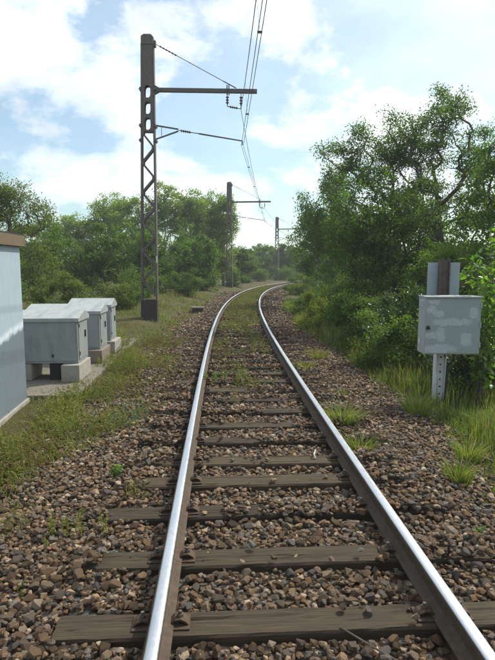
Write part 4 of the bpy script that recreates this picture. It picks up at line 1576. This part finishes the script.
# right verge grass
n = 80000
X, Yv, D_ = scatter(n, 3.2, 30, lambda y, u: eR(y) - 0.20 + u ** 1.2 * (1.9 + 0.05 * y), 1.6)
den = 0.6 + 0.5 * vn(X, Yv, 2, 1.5)
edge_f = np.clip((D_ - eR(Yv) + 0.22) / 0.5, 0.05, 1)
k = r.random(n) < np.clip(den * 1.3, 0.15, 1) * edge_f
X, Yv, D_, den, edge_f = X[k], Yv[k], D_[k], den[k], edge_f[k]
Zv = np.maximum(ground_z(X, Yv), zd(Yv) - 0.20)
Ht = (0.07 + 0.22 * np.clip(den, 0, 1.2) * sst(0.0, 0.9, D_ - eR(Yv) + 0.1)) * r.uniform(0.5, 1.5, len(X))
rn = np.clip(0.45 + 0.3 * vn(X, Yv, 5, 1.3) + r.normal(0, 0.2, len(X)), 0, 1)
o = link('grass', blade_mesh('grass', X, Yv, Zv, Ht, 0.006 + 0.0006 * Yv, r, M['grass_green'], rn, 0.55))
tag(o, 'green and straw-coloured grass along the right verge', kind='stuff')


n = 2600
X, Yv, D_ = scatter(n, 5.5, 20, lambda y, u: eR(y) + 0.05 + u * 0.9, 1.2)
k = vn(X, Yv, 4, 1.4) > -0.2
X, Yv = X[k], Yv[k]
Ht = r.uniform(0.2, 0.62, len(X))
o = link('dry_stalks', blade_mesh('dry_stalks', X, Yv, ground_z(X, Yv), Ht, 0.006 + 0.0005 * Yv, r, M['grass_dry'], r.random(len(X)), 0.3))
tag(o, 'reddish dry stalks standing in the right verge', kind='stuff')


def sprigs(Xs, Ys, Zs, Hs, r, nl=16, leaf=0.03, spread=0.3):
    """leafy upright weeds: returns leaf verts/quads + stem blades"""
    n = len(Xs)
    f = r.uniform(0.12, 1.0, (n, nl))
    lx, ly = r.normal(0, spread, n) * Hs, r.normal(0, spread, n) * Hs
    C = np.stack([Xs[:, None] + lx[:, None] * f + r.normal(0, 0.2, (n, nl)) * Hs[:, None] * (1.1 - f) * 0.6,
                  Ys[:, None] + ly[:, None] * f + r.normal(0, 0.2, (n, nl)) * Hs[:, None] * (1.1 - f) * 0.6,
                  Zs[:, None] + Hs[:, None] * f], -1).reshape(-1, 3)
    L = leaf * r.uniform(0.5, 1.3, n * nl)
    return leaf_quads(C, L, r, 0.7, 0.45)


# low leafy weeds: left bank, and between the rails further on
n = 8000
X, Yv, D_ = scatter(n, 3.8, 14, lambda y, u: eL(y) + 0.2 - u * 1.5, 1.4)
k = (~blocked(X, Yv)) & (vn(X, Yv, 3, 2.2) > -0.2 + 0.6 * r.random(n))
X, Yv = X[k], Yv[k]
Zv = np.maximum(ground_z(X, Yv), zd(Yv) - 0.12)
Hs = r.uniform(0.08, 0.26, len(X))
V_, Q_ = sprigs(X, Yv, Zv, Hs, r, 16, 0.028)
rn = np.repeat(np.clip(0.5 + 0.4 * vn(X, Yv, 1, 1.4) + r.normal(0, 0.15, len(X)), 0, 1), 16)
o = link('weeds', np_mesh('weeds', V_, quads=Q_, rnd=np.repeat(rn, 4), mat=M['weed']))
tag(o, 'low leafy weeds spreading over the left ballast shoulder', kind='stuff')
n = 5000
X, Yv, D_ = scatter(n, 8.0, 48, lambda y, u: -0.62 + 1.24 * u, 1.1)
k = (vn(X * 2, Yv, 3, 1.3) > 0.12 - 0.6 * sst(10, 20, Yv))
X, Yv, D_ = X[k], Yv[k], D_[k]
Zv = zd(Yv) + bed_h(Yv, D_)
Hs = r.uniform(0.06, 0.20, len(X)) * (1 + 0.02 * Yv)
V_, Q_ = sprigs(X, Yv, Zv, Hs, r, 14, 0.042)
rn = np.repeat(np.clip(0.45 + 0.4 * vn(X, Yv, 2, 1.4) + r.normal(0, 0.15, len(X)), 0, 1), 14)
o = link('weeds', np_mesh('weeds', V_, quads=Q_, rnd=np.repeat(rn, 4), mat=M['weed']))
tag(o, 'weeds and moss growing between the rails towards the bend', kind='stuff')


def surf(x, y):
    d = x - float(xc(y))
    return float(max(ground_h(np.array(y), np.array(d)), bed_h(np.array(y), np.array(d)) if eL(y) - 0.1 < d < eR(y) + 0.1 else -9) + zd(y))


def tuft(x, y, rad, h, n, label, mat='grass_green', lean=0.6, seed=0):
    rr = np.random.default_rng(seed)
    z = surf(x, y)
    a = rr.uniform(0, 6.28, n)
    q = rad * np.sqrt(rr.random(n)) * 0.6
    X, Yv = x + np.cos(a) * q, y + np.sin(a) * q
    Ht = h * rr.uniform(0.5, 1.2, n)
    # blades fan outwards
    ln = (0.25 + lean * (q / (rad * 0.6))) * Ht * rr.uniform(0.5, 1.3, n)
    V_, qd, t3 = blades(X, Yv, np.full(n, z), Ht, 0.009, rr, 0.01)
    V_ = V_.reshape(n, 5, 3)
    out_ = np.stack([np.cos(a) * ln, np.sin(a) * ln, -0.25 * ln], 1)
    V_[:, 2:4] += (out_ * 0.32)[:, None]
    V_[:, 4] += out_
    V_ = V_.reshape(-1, 3) - np.array([x, y, z])
    me = np_mesh('grass_tuft', V_, tris=t3, quads=qd, rnd=np.repeat(rr.random(n), 5), mat=M[mat])
    o = link('grass_tuft', me, None, (x, y, z))
    tag(o, label, 'grass tuft', 'grass tufts in the stones')
    return o


tuft(1.16, 6.25, 0.26, 0.27, 330, 'thick straw-tipped grass tuft beside the right rail, farther of the two', 'grass_green', 0.8, 1)
tuft(1.17, 5.35, 0.20, 0.20, 200, 'smaller green grass tuft beside the right rail, nearer of the two', 'grass_green', 0.8, 2)
tuft(1.88, 4.55, 0.13, 0.27, 220, 'upright green grass tuft at the ballast edge on the right', 'grass_green', 0.6, 3)
tuft(2.24, 5.2, 0.15, 0.28, 220, 'green grass tuft behind the upright one at the right edge', 'grass_green', 0.6, 4)
tuft(2.12, 4.35, 0.17, 0.24, 180, 'low grass tuft at the right picture edge beside the upright one', 'grass_green', 0.9, 5)
tuft(2.25, 6.9, 0.24, 0.36, 300, 'tall grass tuft left of the white post foot', 'grass_green', 0.5, 6)
tuft(1.05, 9.6, 0.22, 0.20, 160, 'small grass tuft right of the right rail in the middle distance', 'grass_green', 0.9, 7)
tuft(1.45, 10.8, 0.30, 0.26, 220, 'farthest grass tuft right of the right rail, beside the broom', 'grass_dry', 0.9, 8)
tuft(1.36, 7.7, 0.14, 0.13, 90, 'very small grass tuft between the ballast stones right of the rail', 'grass_green', 0.9, 9)


def weed_plant(x, y, h, ns, nl, leaf, label, mat='weed', seed=0, rad=0.05, spread=0.25, stemy=True):
    rr = np.random.default_rng(300 + seed)
    z = surf(x, y)
    root = empty('weed_plant', (x, y, z))
    tag(root, label, 'weed', 'single weeds in the ballast')
    X, Yv = rr.normal(0, rad, ns), rr.normal(0, rad, ns)
    Hs = h * rr.uniform(0.6, 1.1, ns)
    V_, Q_ = sprigs(X, Yv, np.zeros(ns), Hs, rr, nl, leaf, spread)
    link('leaves', np_mesh('leaves', V_, quads=Q_, rnd=np.repeat(rr.random(ns * nl), 4), mat=M[mat]), root)
    link('stems', blade_mesh('stems', X, Yv, np.zeros(ns), Hs, 0.005, rr, M['weed'], lean=0.15), root)
    return root


weed_plant(-1.30, 3.62, 0.20, 9, 40, 0.022, 'yellow-green feathery weed in the stones left of the second sleeper end', 'leaf_yellow', 1, 0.055)
weed_plant(-1.17, 3.58, 0.22, 4, 30, 0.022, 'thin upright weed right of the yellow-green feathery weed', 'weed', 2, 0.02, 0.1)
weed_plant(-1.00, 3.60, 0.20, 5, 26, 0.02, 'dark thin weed touching the second sleeper end', 'weed', 3, 0.03, 0.12)
weed_plant(-1.17, 4.62, 0.13, 7, 16, 0.045, 'small leafy green weed left of the fourth sleeper', 'leaf_bright', 4, 0.05)
weed_plant(-0.90, 4.15, 0.20, 7, 22, 0.022, 'sparse brownish weed by the left end of the third sleeper', 'weed', 5, 0.06)
weed_plant(-1.30, 2.95, 0.05, 4, 12, 0.028, 'tiny green seedling among the stones at lower left', 'leaf_bright', 6, 0.03)
weed_plant(-1.72, 3.75, 0.26, 8, 26, 0.024, 'pale weed at the left picture edge in the stones', 'weed', 7, 0.06)
weed_plant(-0.16, 7.2, 0.26, 5, 26, 0.028, 'tall dry weed standing between the rails', 'weed', 8, 0.05, 0.15)
weed_plant(-0.50, 8.6, 0.20, 12, 26, 0.04, 'bushy green weed against the inner side of the left rail', 'leaf_bright', 9, 0.10)
weed_plant(0.24, 8.5, 0.10, 14, 18, 0.035, 'low yellowish weed patch between the rails, right of centre', 'leaf_yellow', 10, 0.16)
weed_plant(-0.17, 3.18, 0.035, 6, 12, 0.028, 'tiny blue-green weed between the first two sleepers', 'weed_teal', 11, 0.05)
weed_plant(0.55, 3.98, 0.05, 10, 12, 0.022, 'low green weed on the buried half of the third sleeper', 'weed', 12, 0.07)
weed_plant(-1.12, 8.9, 0.14, 9, 22, 0.035, 'yellowish weed in the ballast left of the left rail', 'leaf_yellow', 13, 0.08)
weed_plant(1.62, 3.55, 0.12, 4, 14, 0.03, 'small single weed in the ballast at the right picture edge', 'leaf_bright', 14, 0.02, 0.1)
weed_plant(-1.45, 6.3, 0.24, 12, 30, 0.03, 'pale green bushy weed on the left ballast edge', 'weed_teal', 15, 0.14)

# little loose things
r2 = random.Random(4)
a = Vector((0.66, 4.99, 0.012))
o = MB().tube([a, a + Vector((-0.012, 0.03, 0.03)), a + Vector((0.012, 0.10, 0.055))], [0.008, 0.010, 0.005], 6).build('stick', M['stick'])
tag(o, 'short bleached white stick lying on the fifth sleeper by the right rail', 'stick')
a = Vector((0.62, 2.47, -0.02))
o = MB().tube([a + Vector((-0.14, 0.10, 0.03)), a, a + Vector((0.10, -0.10, 0.0)), a + Vector((0.22, -0.19, -0.01))], [0.004, 0.006, 0.006, 0.004], 6).build('stick', M['bark'])
tag(o, 'long dark stick on the stones at the bottom edge, right of centre', 'stick')

tot = 0
for o in scene.objects:
    if o.type == 'MESH':
        tot += len(o.data.loops) - 2 * len(o.data.polygons)
print('objects', len(scene.objects), 'triangles', tot)
